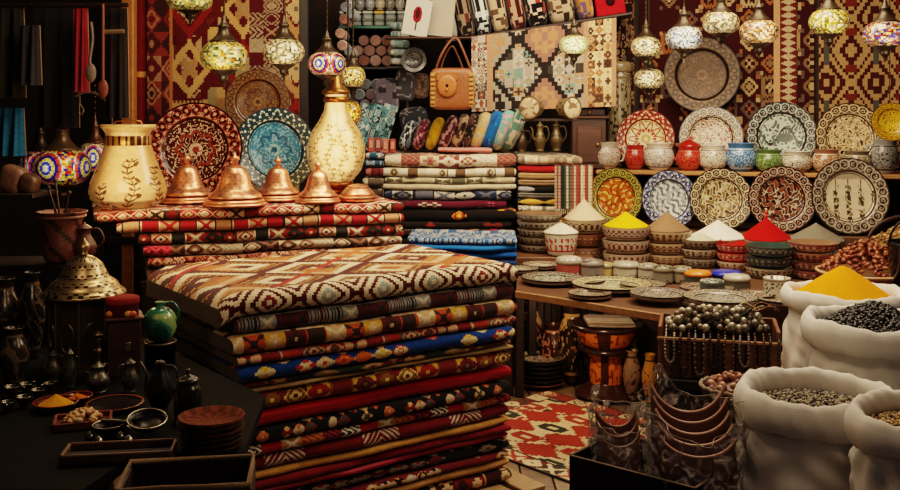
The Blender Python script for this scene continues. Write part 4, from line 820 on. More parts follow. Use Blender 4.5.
def kil(u,v):
    w=.92;h=.56; pal=PAL('a09484 221e1c 94685a 5c7c74 b0805c b8aca0 6a4034 345450')
    x=np.mod(u/.34+.12,1)*2-1; y=np.mod(v/.46+.42,1)*2-1; q=8; xs=(np.floor(x*q)+.5)/q; ys=(np.floor(y*q)+.5)/q; d=abs(xs)+abs(ys)
    i=np.floor(u/.34+.12); j=np.floor(v/.46+.42)
    c=np.broadcast_to(pal[0],u.shape+(3,)).copy(); c=np.where((d<1.0)[...,None],np.where((hs(i,j,3)<.5)[...,None],pal[0]*.9,pal[2]),pal[5]*.85)
    c=np.where(band(d,.84,1.04)[...,None],pal[1],c); c=np.where(band(d,1.04,1.1)[...,None],pal[5],c); fl=(abs(np.hypot(xs,ys)-.3-.12*np.cos(8*np.arctan2(ys,xs)))<.13)&(d<.75); c=np.where(fl[...,None],np.where((hs(i,j,4)<.5)[...,None],pal[1],pal[4]),c)
    k=KP('a09484 3a3430 a8805c 6c8c80 a09484 b8aca0',5,.065,.065,(0,5,2,4),5,9)(u,v); c=np.where(((d>1.08))[...,None],k,c)
    L=u<.10; R=u>w-.17; rb=KP('c8a478 3a2a20 a87048 d8c090 5a3c2c',7,.055,.055,(0,5),6,4)(u,v); c=np.where(L[...,None],KP('a89c8c 4a3c34 8a4c3c c8bca8',6,.05,.06,(0,5,1),6,4)(u,v),c); c=np.where(R[...,None],rb,c)
    c=np.where((band(u,.10,.135)|band(u,w-.20,w-.17)|(u>w-.02))[...,None],hx('#b08468'),c); return c
c=P(544,109,6.42); o=panel('hanging_kilim','large faded grey, pink and teal kilim with black stepped diamonds hanging from the tilted shelf',c,.93,.56,kil,190,120,(0,0,0),.008,.006)
me=o.data; co_=np.zeros(len(me.vertices)*3); me.vertices.foreach_get('co',co_); co_=co_.reshape(-1,3); t_=co_[:,0]/.93; co_[:,2]=co_[:,2]/.56*(.525+.09*t_)+.035*t_; me.vertices.foreach_set('co',co_.ravel()); me.update()
# leather bag
def strap(pts,r,col,parent,name='strap',m='leather'): g=G(); g.tube(pts,r,hx(col),8); return g.build(name,m,parent)
def spline(pts,n=24):
    p=np.array([tuple(q) for q in pts],float); k=len(p); t=np.linspace(0,k-1,n); out=[]
    for tt in t:
        i=min(int(tt),k-2); f=tt-i; p0=p[max(i-1,0)];p1=p[i];p2=p[i+1];p3=p[min(i+2,k-1)]
        out.append(tuple(.5*((2*p1)+(-p0+p2)*f+(2*p0-5*p1+4*p2-p3)*f*f+(-p0+3*p1-3*p2+p3)*f**3)))
    return out
def softbox(w,d,h,col,e=.3,g=None,at=(0,0,0),nu=36,nv=24):
    th=np.linspace(0,2*pi,nu,endpoint=False); ph=np.linspace(-pi/2,pi/2,nv); T,Q=np.meshgrid(th,ph,indexing='ij'); s_=lambda v,p: np.sign(v)*np.abs(v)**p
    A=np.stack([s_(np.cos(Q),e)*s_(np.cos(T),e)*w/2,s_(np.cos(Q),e)*s_(np.sin(T),e)*d/2,s_(np.sin(Q),e)*h/2],-1)+np.array(at); g=g or G(); return g.grid(A,hx(col),cu=True)
c=P(452,110,6.2); s=.0062; o=thing('leather_bag','tan leather shoulder bag with round flap pocket hanging by its straps','bag',c)
softbox(45*s,.12,42*s,'#8a4c24',.35,at=(0,0,21*s)).build('body','leather',o)
g=G(); g.lathe(smooth([(0,.03),(7*s,.03),(9.5*s,.026),(10.5*s,.012),(10.5*s,0)],12),hx('#a8602c'),32,sy=1.15); g.build('flap_pocket','leather',o,(-5*s,-.055,24*s),(pi/2,0,0))
g=G(); g.box((0,0,0),(21*s,.02,8*s),hx('#a05828'),.004); g.build('flap','leather',o,(-5*s,-.066,33*s))
g=G(); g.ball((-5*s,-.10,20*s),.009,hx('#c89848'),10,6); g.build('buckle','copper',o)
for sg in(-1,1):
    g=G(); g.box((sg*19*s,-.052,20*s),(5*s,.018,34*s),hx('#b8823c'),.004); 
    for k in range(7): g.box((sg*19*s,-.064,(6+k*4.5)*s),(4.2*s,.006,1.3*s),hx('#5a3014'),.001)
    g.build('side_trim','leather',o)
g=G(); g.tube(spline([(-17*s,0,38*s),(-12*s,-.02,52*s),(-4*s,-.01,66*s),(4*s,0,72*s),(10*s,-.01,62*s),(19*s,0,40*s)]),.008,hx('#6a3c20'),8); g.build('strap','leather',o)
g=G(); g.tube(spline([(-12*s,.03,38*s),(-8*s,.03,52*s),(0,.02,64*s),(7*s,.03,52*s),(12*s,.03,38*s)]),.006,hx('#5a3018'),8); g.build('strap','leather',o)
# hook rail
g=G(); q1=P(385,38,6.3);q2=P(470,38,6.3); g.tube([q1,q2],.01,hx('#3a2418'),8); o=g.build('hook_rail','darkmetal'); tag(o,'dark horizontal rail from which the bags hang','rail')
def tote(label,px,py,w,h,Y,tilt,base,motif):
    c=P(px,py+h/2,Y); s=Y/1000
    def pf(u,v):
        x=(u/(w*s)-.5)*2; y=v/(h*s)*2-1; B=np.broadcast_to(hx(base),u.shape+(3,)).copy()
        if motif: 
            B=np.where((((x/.35)**2+((y-.15)/.45)**2)<1)[...,None],hx('#8a1c24'),B); B=np.where((((x/.17)**2+((y-.2)/.3)**2)<1)[...,None],hx('#3a1418'),B); B=np.where(((abs(x)<.07)&(y<-.2)&(y>-.75))[...,None],hx('#4a1c20'),B)
        return B
    o=panel('tote_bag',label,c,w*s,h*s,pf,36,44,(0,tilt,0),.03,.0,'printed tote bags',cat='bag')
    for sg in(-1,1): strap(spline([(sg*w*s*.28,.01,h*s*.97),(sg*w*s*.2,.01,h*s*1.25),(0,.01,h*s*1.4)],10),.005,'#c8c0b0',o,'handle','cloth')
tote('white tote bag printed with a dark red flower',414,17,26,37,6.35,.17,'#c8c4b8',1)
tote('plain cream tote bag hanging beside the flower printed one',440,17,24,38,6.45,.1,'#b0a694',0)
tote('cream tote bag edge with red print between the two hanging totes',429,8,12,28,6.6,.1,'#b8a898',1)
# back wall shelves with ceramics and rolled scarves
def rack(label,pxa,pxb,py,Y,col,d=.4):
    a,b=P(pxa,py,Y),P(pxb,py,Y); g=G(); g.box(((a.x+b.x)/2,Y+d/2,a.z),(b.x-a.x,d,.02),hx(col),.003); return tag(g.build('wall_rack','wood'),label,'shelf')
rack('teal edged wall shelf carrying striped ceramic boxes',338,412,27,6.9,'#2c6c5c',.54)
for k in range(6):
    px=345+k*11.5; c=P(px,26,7.05); c.z=P(0,27,6.9).z+.012; s=.007
    g=G(); pal=PAL('a8b0a8 3c4440 8a9890'); g.box((0,0,.045),(10*s,.09,.09),hx('#7a8480'),.012); 
    o=tag(g.build('ceramic_box','glaze',None,c),['grey striped ceramic box, first on the teal shelf','pale ceramic box beside the first on the teal shelf','third grey ceramic box on the teal shelf','yellowish ceramic box on the teal shelf','fifth ceramic box on the teal shelf','ceramic box at the end of the teal shelf near the totes'][k],'box','ceramic boxes on the teal shelf')
    g=G(); g.box((0,0,.10),(10.5*s,.095,.02),pal[0] if k!=3 else hx('#c8a040'),.006); g.box((0,-.046,.045),(10.2*s,.006,.02),pal[1],.002); g.build('lid','glaze',o)
for k in range(6):
    px=350+k*10; c=P(px,9,7.08); c.z=P(0,27,6.9).z+.012+.123; pot('ceramic_jar',['squat white jar stacked on the first ceramic box','squat grey jar stacked on the second ceramic box','white and blue jar stacked on the third ceramic box','cream jar stacked on the yellow-lidded ceramic box','grey jar stacked on the fifth ceramic box','pale jar stacked on the last ceramic box'][k],px,110-(c.z-H)/7.08*1000,7.08,10,13,['#b0b4ac','#8a8c88','#a0a8b0','#c0b498','#8c8880','#b4b0a4'][k],'#3c4448',120+k,group='small jars on the teal shelf')
def roll(name,label,c,r,L,cols,seed,rot,group,cat='scarf'):
    pal=PAL(cols)
    def cf(T,K,R_,Z): return pick(pal,hs(np.floor(Z/.018),np.floor(T/1.2)*0,seed))
    g=G(); g.lathe([(r*.9,0)]+[(r*(1+.05*math.sin(z*40)),z) for z in np.linspace(.01,L-.01,24)]+[(r*.9,L)],cf,20)
    for z in(0,L):
        k=10; g.lathe([(r*.9*t,z+(.006 if i%2 else 0)*(1 if z else -1)) for i,t in enumerate(np.linspace(1,0,k))],[pal[i%2]*(.6 if i%2 else 1) for i in range(k-1)],20)
    o=g.build(name,'cloth',None,c,rot); return tag(o,label,cat,group)
rack('dark wall shelf carrying rolled pink and brown scarves',340,402,68,6.9,'#1c1614',.54)
rack('dark wall shelf carrying rolled grey and violet scarves',340,402,112,6.9,'#181412',.54)
RC1=['c8a090 6a3c38 e0c8b8','a87468 3c2424 c8a898','8a5c58 d8c0b0 4a2c2c','b89488 5c3434 e0ccc0','7a5450 c0a098 3c2828']
RC2=['8a8c98 4a4454 b8bcc0','6a5c70 c0b8c0 3a3440','9aa4ac 3c4450 d0d4d4','7c5c70 a8a0a8 2c2830','8c9ca0 5a4c5c c8ccc8']
n=0
wrd=['first','second','third','fourth','fifth','sixth']
for lev,(py,cs,gr,nm) in enumerate([(68,RC1,'rolled pinkish scarves on the wall shelf','pinkish brown'),(112,RC2,'rolled grey scarves on the lower wall shelf','grey violet')]):
    zb=P(0,py,6.9).z+.011
    for row in range(3):
        for k in range(5-row):
            r=.040; X=P(352,0,6.95).x+(k+.5*row)*.082+lev*.01; roll('rolled_scarf',f'{nm} rolled scarf, {wrd[k]} along the {["bottom","middle","top"][row]} row of its shelf',Vector((X,6.93,zb+r+row*.070)),r*.98,.40,cs[(k+row*2)%5],n,(-pi/2,0,0),gr); n+=1
# folded towels hanging column, grey plate, turquoise scarves
for k in range(5):
    p=P(399,66-k*9,6.7); o=rug('folded_towel',['lowest','second','third','fourth','topmost'][k]+' pale teal striped towel of the stack left of the grey round plate','pale teal towels',(p.x-.055,6.7,0),.0,0,.12,.2,p.z,.055,KP('a8b8b4 5c7c80 d0d4cc 8aa0a0',140+k,.04,.02,(4,6)),2,seed=150+k,wob=.003,du=.012,cat='towel')
g=G(); p=P(399,68,6.8); g.box((0,0,0),(.16,.3,.016),hx('#241a14'),.003); tag(g.build('wall_rack','wood',None,(p.x,6.82,p.z-.001)),'small dark bracket shelf under the pale teal towels','shelf')
c,R=sp(414,60,6.6,25); standing_plate('round_plate','dark grey hammered round plate hanging beside the leather bag',c,R,'a','4a4c50 6a6c70 3c3e42 5c5e64 707478 2a2c30',91,0,4,m='glaze')
for k,(px,dx) in enumerate([(366,-.10),(377,-.06),(388,.0)]):
    p=P(px-8,146,6.55); pal=['8cb0b4 2c4450 c0d0cc 4a7880','6c9ca4 243840 b8ccc8 3c6c78','7ca0a4 1c3038 d0d8d0 5a8890'][k]
    panel('hanging_scarf',['turquoise and black scarf hanging furthest left beside the pear-shaped lamp','turquoise ikat scarf hanging in the middle of three','blue-green scarf hanging nearest the pouches'][k],p,.09,.28,KP(pal,160+k,.04,.045,(1,6,3,0),5,4),20,60,(0,.28,0),.008,.006,'turquoise scarves',cat='scarf',fr=.012)
# pouches leaning on the centre stack
zt3=r3(154)+.004
PO=[(407,'#20242c','#c8d0d4','#5a7c98','black and white zigzag pouch, first of the leaning row'),(420,'#6a2c3c','#c88c90','#3a1820','wine red patterned pouch beside the black and white one'),(433,'#d8a820','#e8c040','#b88818','plain bright yellow pouch in the leaning row'),
 (446,'#5a2430','#c8a0a0','#2c1820','dark rose patterned pouch after the yellow one'),(457,'#4c3028','#b89878','#2a1c18','dark brown patterned pouch in the leaning row'),(467,'#241c1c','#8a7468','#5c3c34','black and grey patterned pouch in the leaning row'),
 (477,'#c8b088','#d8a860','#8aa090','beige pouch with yellow patches before the blue one'),(488,'#1c64a8','#3c8cc8','#1c4c8c','plain bright blue pouch in the leaning row'),(499,'#7ab0a8','#d0a0a8','#c8c0a0','teal and pink pouch after the blue one'),(510,'#5c8474','#c8b8a0','#3a5c50','dull green pouch at the end of the leaning row')]
for k,(px,b1,f1,f2,lb) in enumerate(PO):
    X=(px-450)/F*6.5; pillow('fabric_pouch',lb,Vector((X-.03,6.52,zt3+.014)),.085+.02*(k>5),.30,.20+.012*k,fpat(b1,f1,f2,k+2,8,.55 if k not in(2,7) else .1),(0,rad(22),0),'fabric pouches leaning in a row',cat='pouch',e=.75)
g=None
rug('folded_cloth','folded coral pink cloth lying before the leaning pouches',None,((438-450)/F*6.3,6.29,0),0,0,.34,.12,zt3+.002,.03,plainp('#c87068','#d89088'),2,seed=170,wob=.006,du=.012,cat='cloth')
for k in range(4):
    c=P(371+k*7.2,150,6.27); g=G(); g.box((0,0,.045),(.038,.03,.09),hx(['#a85048','#8a3c38','#b86458','#94443c'][k]),.006); g.box((0,-.017,.05),(.022,.006,.05),hx('#c88878'),.002)
    c.z=zt3 if k>1 else P(0,152,6.27).z; tag(g.build('soap_box','matte',None,c),['reddish small box, first of four behind the pear-shaped lamp','dark red small box, second of four behind the pear-shaped lamp','coral small box, third of four by the stack edge','brick red small box nearest the leaning pouches'][k],'box','small red boxes')
# support for left textiles behind pear lamp
O4=((366-450)/F*6.22,6.22,0)
for k,(y0,y1,pal,lb) in enumerate([(153,160,'8ca4ac 2c4c60 c8a0a0 d0d0c8','pale blue and pink striped folded textile behind the pear-shaped lamp'),(160,168,'2c4a64 1c3044 8a9ca8','navy folded textile behind the pear-shaped lamp'),(168,178,'6a2428 a85c58 3a1a1c','dark red folded textile behind the pear-shaped lamp'),(178,188,'a89c84 5a5040 c8bca0','cream scribbled folded textile behind the pear-shaped lamp'),(188,200,'4a3c30 8a7860 2c2420','brown folded textile lowest behind the pear-shaped lamp')]):
    rug('folded_textile',lb,'folded textiles behind the pear-shaped lamp',O4,0,-.02*(k%2),.108,.5,zat(y1,6.22)+.001,(y1-y0)*.00622-.002,KP(pal,180+k,.05,.03,(4,3,6,0),5,4),2,seed=180+k,wob=.006,du=.01,cat='textile')
bench('display_bench','narrow bench under the folded textiles behind the pear-shaped lamp',((371-450)/F*6.22+.02,6.5,0),(.13,.44,zat(200,6.22)-.002),'#1c120c')
# ---------------------------------------------------------------- brass ware on the right pile
def jug(label,px,w,h,Y=6.52,z=None,col='#8a7450',spout=1,handle=1,name='brass_jug',fat=1.,group='brass jugs on the centre stack',m='brass',rot=(0,0,0)):
    c=P(px,150,Y); c.z=z if z is not None else zt3+.012; s=Y/1000; r=w*s/2; hh=h*s; C=hx(col); o=thing(name,label,'jug',c,rot,group)
    g=G(); g.lathe(smooth([(0,0),(r*.7,0),(r*.72,hh*.03),(r*.55,hh*.08),(r*.85*fat,hh*.22),(r*fat,hh*.38),(r*.8,hh*.52),(r*.48,hh*.66),(r*.45,hh*.76),(r*.62,hh*.85),(r*.6,hh*.86),(r*.3,hh*.93),(r*.1,hh*.96),(r*.14,hh*.99),(0,hh)],50),lambda T,K,R_,Z: np.where((band(Z/hh,.5,.54)|band(Z/hh,.8,.84))[...,None],C*.5,C),28); g.build('body',m,o)
    if handle: g=G(); g.tube(spline([(r*.45,0,hh*.8),(r*1.15,0,hh*.82),(r*1.5,0,hh*.55),(r*.95,0,hh*.32)],16),r*.09,C*.8,8); g.build('handle',m,o)
    if spout: g=G(); g.tube(spline([(-r*.85,0,hh*.36),(-r*1.2,0,hh*.5),(-r*1.25,0,hh*.7),(-r*1.6,0,hh*.82)],14),np.linspace(r*.2,r*.1,14),C*.9,8); g.build('spout',m,o)
    return o
zp=r3(155)+.012
jug('stout brass jug without spout, first beside the pouches',504,13,27,6.5,zp,'#7a6848',0,0)
jug('small dark brass coffee pot with spout, second of the jugs',522,12,25,6.45,zp,'#5c4c38',1,1)
jug('brass coffee pot with large curved handle, third of the jugs',540,12,30,6.5,zp,'#8a7654',1,1)
jug('cylindrical brass jug nearest the dark wooden cabinet',556,14,30,6.55,zp,'#6c5a3c',0,1)
g=G(); p=P(549,120,6.22); g.box((0,0,0),(.34,.16,.016),hx('#2a1a12'),.003); tag(g.build('wall_rack','wood',None,(p.x,6.22,p.z)),'short dark shelf carrying two round brass drums in front of the kilim','shelf')
def drum(label,px,r,L,yaw,tilt):
    q=P(px,120,6.2); o=thing('brass_drum',label,'drum',Vector((q.x,6.22,p.z+.0085+r)),(rad(90+tilt),0,rad(yaw)),'brass drums on the short shelf')
    g=G(); g.lathe(smooth([(0,0),(r*.8,0),(r*.9,L*.15),(r*.97,L*.5),(r*.93,L*.85),(r*.96,L)],30),lambda T,K,R_,Z: np.where((np.sin(T*9)*np.sin(Z*90)>.3)[...,None],hx('#5a4630'),hx('#a08864')),40); g.build('shell','brass',o)
    g=G(); g.lathe([(r*.93,L),(r*.9,L+.002),(r*.5,L+.004),(0,L+.004)],lambda T,K,R_,Z: np.where((abs(squig(R_*np.cos(T),R_*np.sin(T),px,60))<.4)[...,None],hx('#7a6048'),hx('#c8ac88')),40); g.build('skin','matte',o)
    g=G(); g.tube([(r*1.0*math.cos(a),r*1.0*math.sin(a),L*.97) for a in np.linspace(0,2*pi,40)],.006,hx('#6a5438'),6,False); g.build('rim','brass',o)
drum('round brass drum with a pale skin facing left on the short shelf',536,.068,.10,-28,0); drum('round brass drum with a pale skin facing right beside the wooden cabinet',563,.066,.10,30,0)
c=P(587,168,6.6); s=.0066; o=thing('wooden_cabinet','small dark wooden cabinet with cornice and round knob behind the striped cloth','cabinet',c)
g=G(); g.box((0,0,25*s),(34*s,.2,50*s),hx('#3a1e12'),.006); g.build('body','wood',o); g=G(); g.box((0,0,51*s),(40*s,.24,3*s),hx('#4a2818'),.004); g.box((0,0,56*s),(32*s,.2,7*s),hx('#42241a'),.006); g.build('cornice','wood',o)
g=G(); g.box((0,-.104,24*s),(24*s,.012,36*s),hx('#4c2a1a'),.004); d_=g.build('door','wood',o); g=G(); g.ball((8*s,-.118,24*s),.012,hx('#b89460'),10,6); g.build('knob','copper',d_)
g=G(); g.ball((0,-.105,56*s),.014,hx('#b89460'),10,6); g.build('knob','copper',o)
bench('display_bench','tall dark bench under the small wooden cabinet',(c.x-.02,6.68,0),(.17,.2,c.z-.001),'#24160e')
# ---------------------------------------------------------------- floor rug and things under the table
def frug(u,v):
    pal=PAL('a83420 e0d0a8 2c3428 7a2418 c8b48c 30281c'); w=1.55;h=1.0; x=np.mod(u/.34+.1,1)*2-1; j=np.floor(v/.2); y=np.mod(v/.2,1)*2-1; q=12
    xs=(np.floor(x*q)+.5)/q; ys=(np.floor(y*6)+.5)/6; X=abs(xs);Y=abs(ys); o=np.mod(j,2)
    d=X*.9+Y*.75; c=np.broadcast_to(pal[0],u.shape+(3,)).copy(); c=np.where((d<.88)[...,None],pal[1],c); c=np.where(((X<.5)&(Y<.42)&(d<.62))[...,None],np.where((o<.5)[...,None],pal[2],pal[0]),c); c=np.where(((X<.16)&(Y<.2))[...,None],pal[1],c)
    sp_=KP('a83420 e0d0a8 3a3428 a83420 e0d0a8',4,.06,.05,(5,2,4,0),5,6)(u,v); m=(d>.62)&(d<.88)&(hs(np.floor(u/.06),np.floor(v/.05),3)<.35); c=np.where(m[...,None],sp_,c)
    b=(v<.10)|(v>h-.10)|(u<.1)|(u>w-.1); kb=KP('e0d0a8 a83420 3c3424 e0d0a8 7a2418',6,.12,.10,(0,2,0),6,3)(u,v+.05); c=np.where(b[...,None],kb,c); c=np.where(((v<.012)|(v>h-.012)|band(v,.10,.112)|band(v,h-.112,h-.1))[...,None],pal[5],c); return c
a_=rad(-48); O=Vector((-.16,5.18,0)); xs=np.linspace(0,1.55,230); ys=np.linspace(0,1.0,160); X,Yy=np.meshgrid(xs,ys,indexing='ij'); Zz=.009+.002*np.sin(X*14+Yy*5)*np.sin(Yy*11); g=G(); g.grid(np.stack([X,Yy,Zz],-1),frug(*np.meshgrid((xs[1:]+xs[:-1])/2,(ys[1:]+ys[:-1])/2,indexing='ij')).reshape(-1,3))
E_=np.stack([X,Yy,Zz],-1); 
for e in (E_[0],E_[-1][::-1],E_[:,0][::-1],E_[:,-1]): lo=e.copy(); lo[:,2]=.001; g.grid(np.stack([e,lo]),hx('#3a2018'),smooth=False)
tag(g.build('floor_rug','cloth',None,O,(0,0,a_)),'red and cream kilim with dark green medallions spread on the wooden floor','rug')
def fl(px,py): q=on(px,py,0); q.z=.012; return q
c=fl(540,386); c.z=.014
for k in range(6):
    R=.150-.004*(k==0); nm=['bottom','second','third','fourth','fifth','top'][k]
    o=plate_mesh('stacked_plate',R,platepat('a','c0b8a8 3a3430 c8c0b0 6a6054 5a5048 2c2824' if k else 'b0704c 3a3430 b0704c 6a6054 5a5048 2c2824',190+k),'glaze',.10,loc=(c.x,c.y,c.z+k*.026),back='#2a2624' if k else '#8a5438'); tag(o,nm+' plate of the dark plate stack on the floor beside the rugs','plate','plates stacked on the floor')
def dj(label,px,pyb,w,h,base,fig,seed,name='painted_vase',cat='vase',zb=None,thr=.5,handle=0,prof=None,f=60):
    c=fl(px,pyb) if zb is None else on(px,pyb,zb); s=c.y/1000; r=w*s/2; hh=h*s; o=thing(name,label,cat,c,(0,0,seed),'painted vases under the table')
    pr=prof or [(0,0),(r*.55,0),(r*.5,hh*.05),(r*.85,hh*.3),(r,hh*.5),(r*.9,hh*.68),(r*.55,hh*.84),(r*.5,hh*.92),(r*.68,hh),(r*.55,hh),(r*.4,hh*.9),(0,hh*.8)]
    g=G(); g.lathe(smooth(pr,56),lambda T,K,R_,Z: np.where((((abs(squig(R_*np.sin(T)*1.4,Z+R_*np.cos(T)*1.3,seed,f))<thr)&band(Z/hh,.15,.85))|band(Z/hh,.1,.13)|band(Z/hh,.86,.89))[...,None],hx(fig),hx(base)),56); g.build('body','glaze',o)
    if handle: 
        g=G(); g.tube(spline([(r*.5,0,hh*.9),(r*1.2,0,hh*.88),(r*1.25,0,hh*.55),(r*.9,0,hh*.4)],16),r*.09,hx(base),8); g.build('handle','glaze',o)
    return o
dj('dark patterned tall vase just right of the front rug stack',530,371,30,66,'#4a2c20','#c8a888',201,zb=None)
dj('dark brown patterned vase beside the first, under the table',553,381,28,56,'#3a2018','#b87c60',202)
dj('black and tan jug with handle left of the copper drum',572,384,30,78,'#2a1e18','#b08c50',203,handle=1,name='painted_jug',cat='jug')
dj('slim cream and brown vase right of the copper drum',632,402,19,50,'#8a7058','#3a241c',204)
dj('slim golden yellow vase beside the cream one',650,404,17,48,'#b88430','#4a2c14',205)
dj('small ochre vase half hidden by the bead crate',668,404,17,36,'#a8783c','#4a3018',206)
c=fl(606,397); s=c.y/1000; o=thing('copper_drum','orange glazed bowl on a tall pedestal standing under the table','pedestal bowl',c)
def dc(T,K,R_,Z): 
    p_=(np.sin(T*5+1)>-.55); st=abs(squig(T*.12,Z*.6,3,70))<.5; return np.where(p_[...,None],np.where(st[...,None],hx('#8a3810'),hx('#d87828')),hx('#3a1a10'))
g=G(); g.lathe(smooth([(0,0),(31*s,0),(31*s,3*s),(25*s,6*s),(19*s,12*s),(17*s,14*s)],20),hx('#3a2018'),48); g.build('foot','glaze',o)
g=G(); g.lathe([(17*s,14*s)]+[((17+1.2*math.sin(t*pi))*s,(14+26*t)*s) for t in np.linspace(0,1,16)]+[(20*s,41*s),(20*s,44*s)],dc,72); g.build('pedestal','glaze',o)
g=G(); g.lathe([(20*s,44*s),(27*s,45*s),(28*s,48*s),(21*s,50*s)],hx('#2a1814'),48); g.build('collar','glaze',o)
g=G(); g.lathe([(20*s,50*s)]+[((22+11*t**.7)*s,(50+17*t)*s) for t in np.linspace(0,1,12)],dc,72); g.lathe([(33*s,67*s),(36*s,69*s),(36*s,72*s),(33*s,72*s),(24*s,58*s),(0,54*s)],hx('#2c1c18'),48); g.build('bowl','glaze',o)
o=rug('folded_cloth','pale folded cloth lying in the orange pedestal bowl',None,(c.x-.12,c.y-.16,0),.0,0,.26,.24,c.z+.415,.03,plainp('#a09078','#6a5c4c'),2,seed=210,wob=.01,du=.012,cat='cloth') 
cc=Vector((1.31,5.97,0)); 
g=G(); g.box((cc.x,cc.y,.22),(.34,.30,.44),hx('#2a1a12'),.006); tag(g.build('wooden_crate','wood'),'dark wooden crate under the table carrying stacked dark bowls','crate')
for k in range(5):
    bowl('dark_bowl',['bottom','second','third','fourth','top'][k]+' dark bowl of the stack under the table behind the bead crate',Vector((cc.x,cc.y,.442+k*.047)),.13+.006*k,.046,'#3a2c26','#a08468',210+k,'dark bowls under the table',inner='#1c1412',rim='#8a6c54')
# ---------------------------------------------------------------- bead crate
A_=Vector((657,0,0)); Yc=3.95; c=P(718,375,Yc); w=.44; zc=zat(372,Yc); ht=zat(332,Yc)-zc; yawc=rad(-14)
o=thing('bead_crate','brown wooden crate with slatted front overflowing with dark beads','crate',(c.x,Yc,zc),(0,0,yawc)); dcr=.26
C=hx('#7a4c2c')
for i in range(11):
    g=G(); g.box((-w/2+.02+.04*i,-dcr/2,ht/2),(.034 if i%2 else .036,.012,ht-.004),C*(.35 if i%2 else .9),.003); g.build('slat','wood',o)
g=G(); g.box((0,-dcr/2-.008,ht-.006),(w+.02,.012,.012),hx('#a87850'),.002); g.build('front_rim','wood',o)
for sg in(-1,1): g=G(); g.box((sg*w/2,0,ht/2+.02),(.014,dcr,ht+.04),C*1.1,.003); g.build('side','wood',o)
g=G(); g.box((0,dcr/2,ht/2+.02),(w,.012,ht+.04),C*.7,.003); g.build('back','wood',o); g=G(); g.box((0,0,.006),(w-.02,dcr-.02,.012),C*.6,.002); g.build('bottom','wood',o)
g=G(); g.lathe([(.0,0),(.205,0),(.2,.02),(.15,.045),(.08,.055),(0,.06)],hx('#1c1614'),32,sy=.6); g.build('lining','matte',o,(0,0,ht-.045))
bench('low_stool','dark wooden stool under the bead crate',(c.x,Yc,0),(.46,.30,zc-.001),'#24160f',yawc,cat='stool')
rs=np.random.RandomState(5); Rm=Matrix.Rotation(yawc,3,'Z'); pro=[]
for k,(cl,rr) in enumerate([('#948a78',.019),('#b0a890',.016),('#6a6258',.018),('#80705c',.013)]):
    g=G(); g.ball((0,0,0),rr,hx(cl),14,9); pro.append((g.build('large_bead','darkmetal'),rr))
n=0
for lay in range(3):
    for i in range(14-2*lay):
        for j in range(6-lay*2):
            x=-w/2+.035+(w-.07)*(i+.5*(j%2)+lay)/(14); y=-dcr/2+.035+(dcr-.07)*(j+lay)/5.5
            if rs.rand()<.15: continue
            k=rs.randint(4); ob=pro[k][0] if n<4 and n==k else pro[k][0].copy()
            if ob is not pro[k][0]: COL.objects.link(ob)
            hgt=.012+.045*(1-((x/(w/2))**2*.7+(y/(dcr/2))**2*.6))
            ob.location=Vector((c.x,Yc,zc+ht))+Rm@Vector((x+rs.uniform(-.012,.012),y+rs.uniform(-.008,.008),hgt-.004+lay*.020+rs.uniform(-.004,.008))); tag(ob,'dark silvery round bead heaped in the slatted wooden crate','bead','loose beads in the wooden crate'); n+=1
for ob,_r in pro:
    if ob.location.length<.01: ob.location=Vector((c.x,Yc,zc+ht+.06)); tag(ob,'dark silvery round bead heaped in the slatted wooden crate','bead','loose beads in the wooden crate')
def necklace(label,pts,r,col,group,n=24,m='darkmetal'):
    p=spline(pts,n); g=G(); g.tube(p,r*.35,hx(col)*.5,5)
    for q in p: g.ball(q,r,hx(col),8,5)
    return tag(g.build('bead_necklace',m),label,'necklace',group)
for k in range(8):
    x=-w/2+.02+k*.055; L=.075+.05*((k*37)%5)/5; pp=[]
    for (a1,b1,c1) in [(x,.02,.03),(x+.004,-dcr/2-.005,.012),(x,-dcr/2-.024,-.02),(x+.004,-dcr/2-.026,-L),(x+.02,-dcr/2-.026,-L-.018),(x+.033,-dcr/2-.026,-L),(x+.034,-dcr/2-.024,-.02),(x+.035,-dcr/2-.004,.012),(x+.035,.0,.03)]:
        pp.append(Vector((c.x,Yc,zc+ht))+Rm@Vector((a1,b1,c1)))
    necklace(f'{["pale silver","dark brown","silver grey","black","bronze","grey","dull copper","dark grey"][k]} bead necklace hanging over the crate front, {["first","second","third","fourth","fifth","sixth","seventh","last"][k]} from its end by the vases',pp,.0052+.0012*(k%2),['#b8ac98','#5a4438','#9c9488','#3c3430','#8a6a48','#8c847c','#7a5038','#4c4844'][k],'bead necklaces over the crate',34)
for k in range(5):
    pp=[Vector((c.x,Yc,zc+ht))+Rm@Vector((-.02+.05*k+.045*math.cos(a),-.02+.04*math.sin(a)+.03*(k%2),.075+.012*math.sin(2*a+k)+.008*k)) for a in np.linspace(0,2*pi,16)]
    necklace(['brown looped string of small beads lying on top of the bead heap','grey looped bead string lying across the bead heap','dark looped bead string on the middle of the heap','tan looped bead string near the sack end of the heap','copper brown looped bead string nearest the turmeric sack'][k],pp,.0048,['#5a4030','#7c766c','#3a3230','#9a8468','#6a4430'][k],'looped bead strings',44)
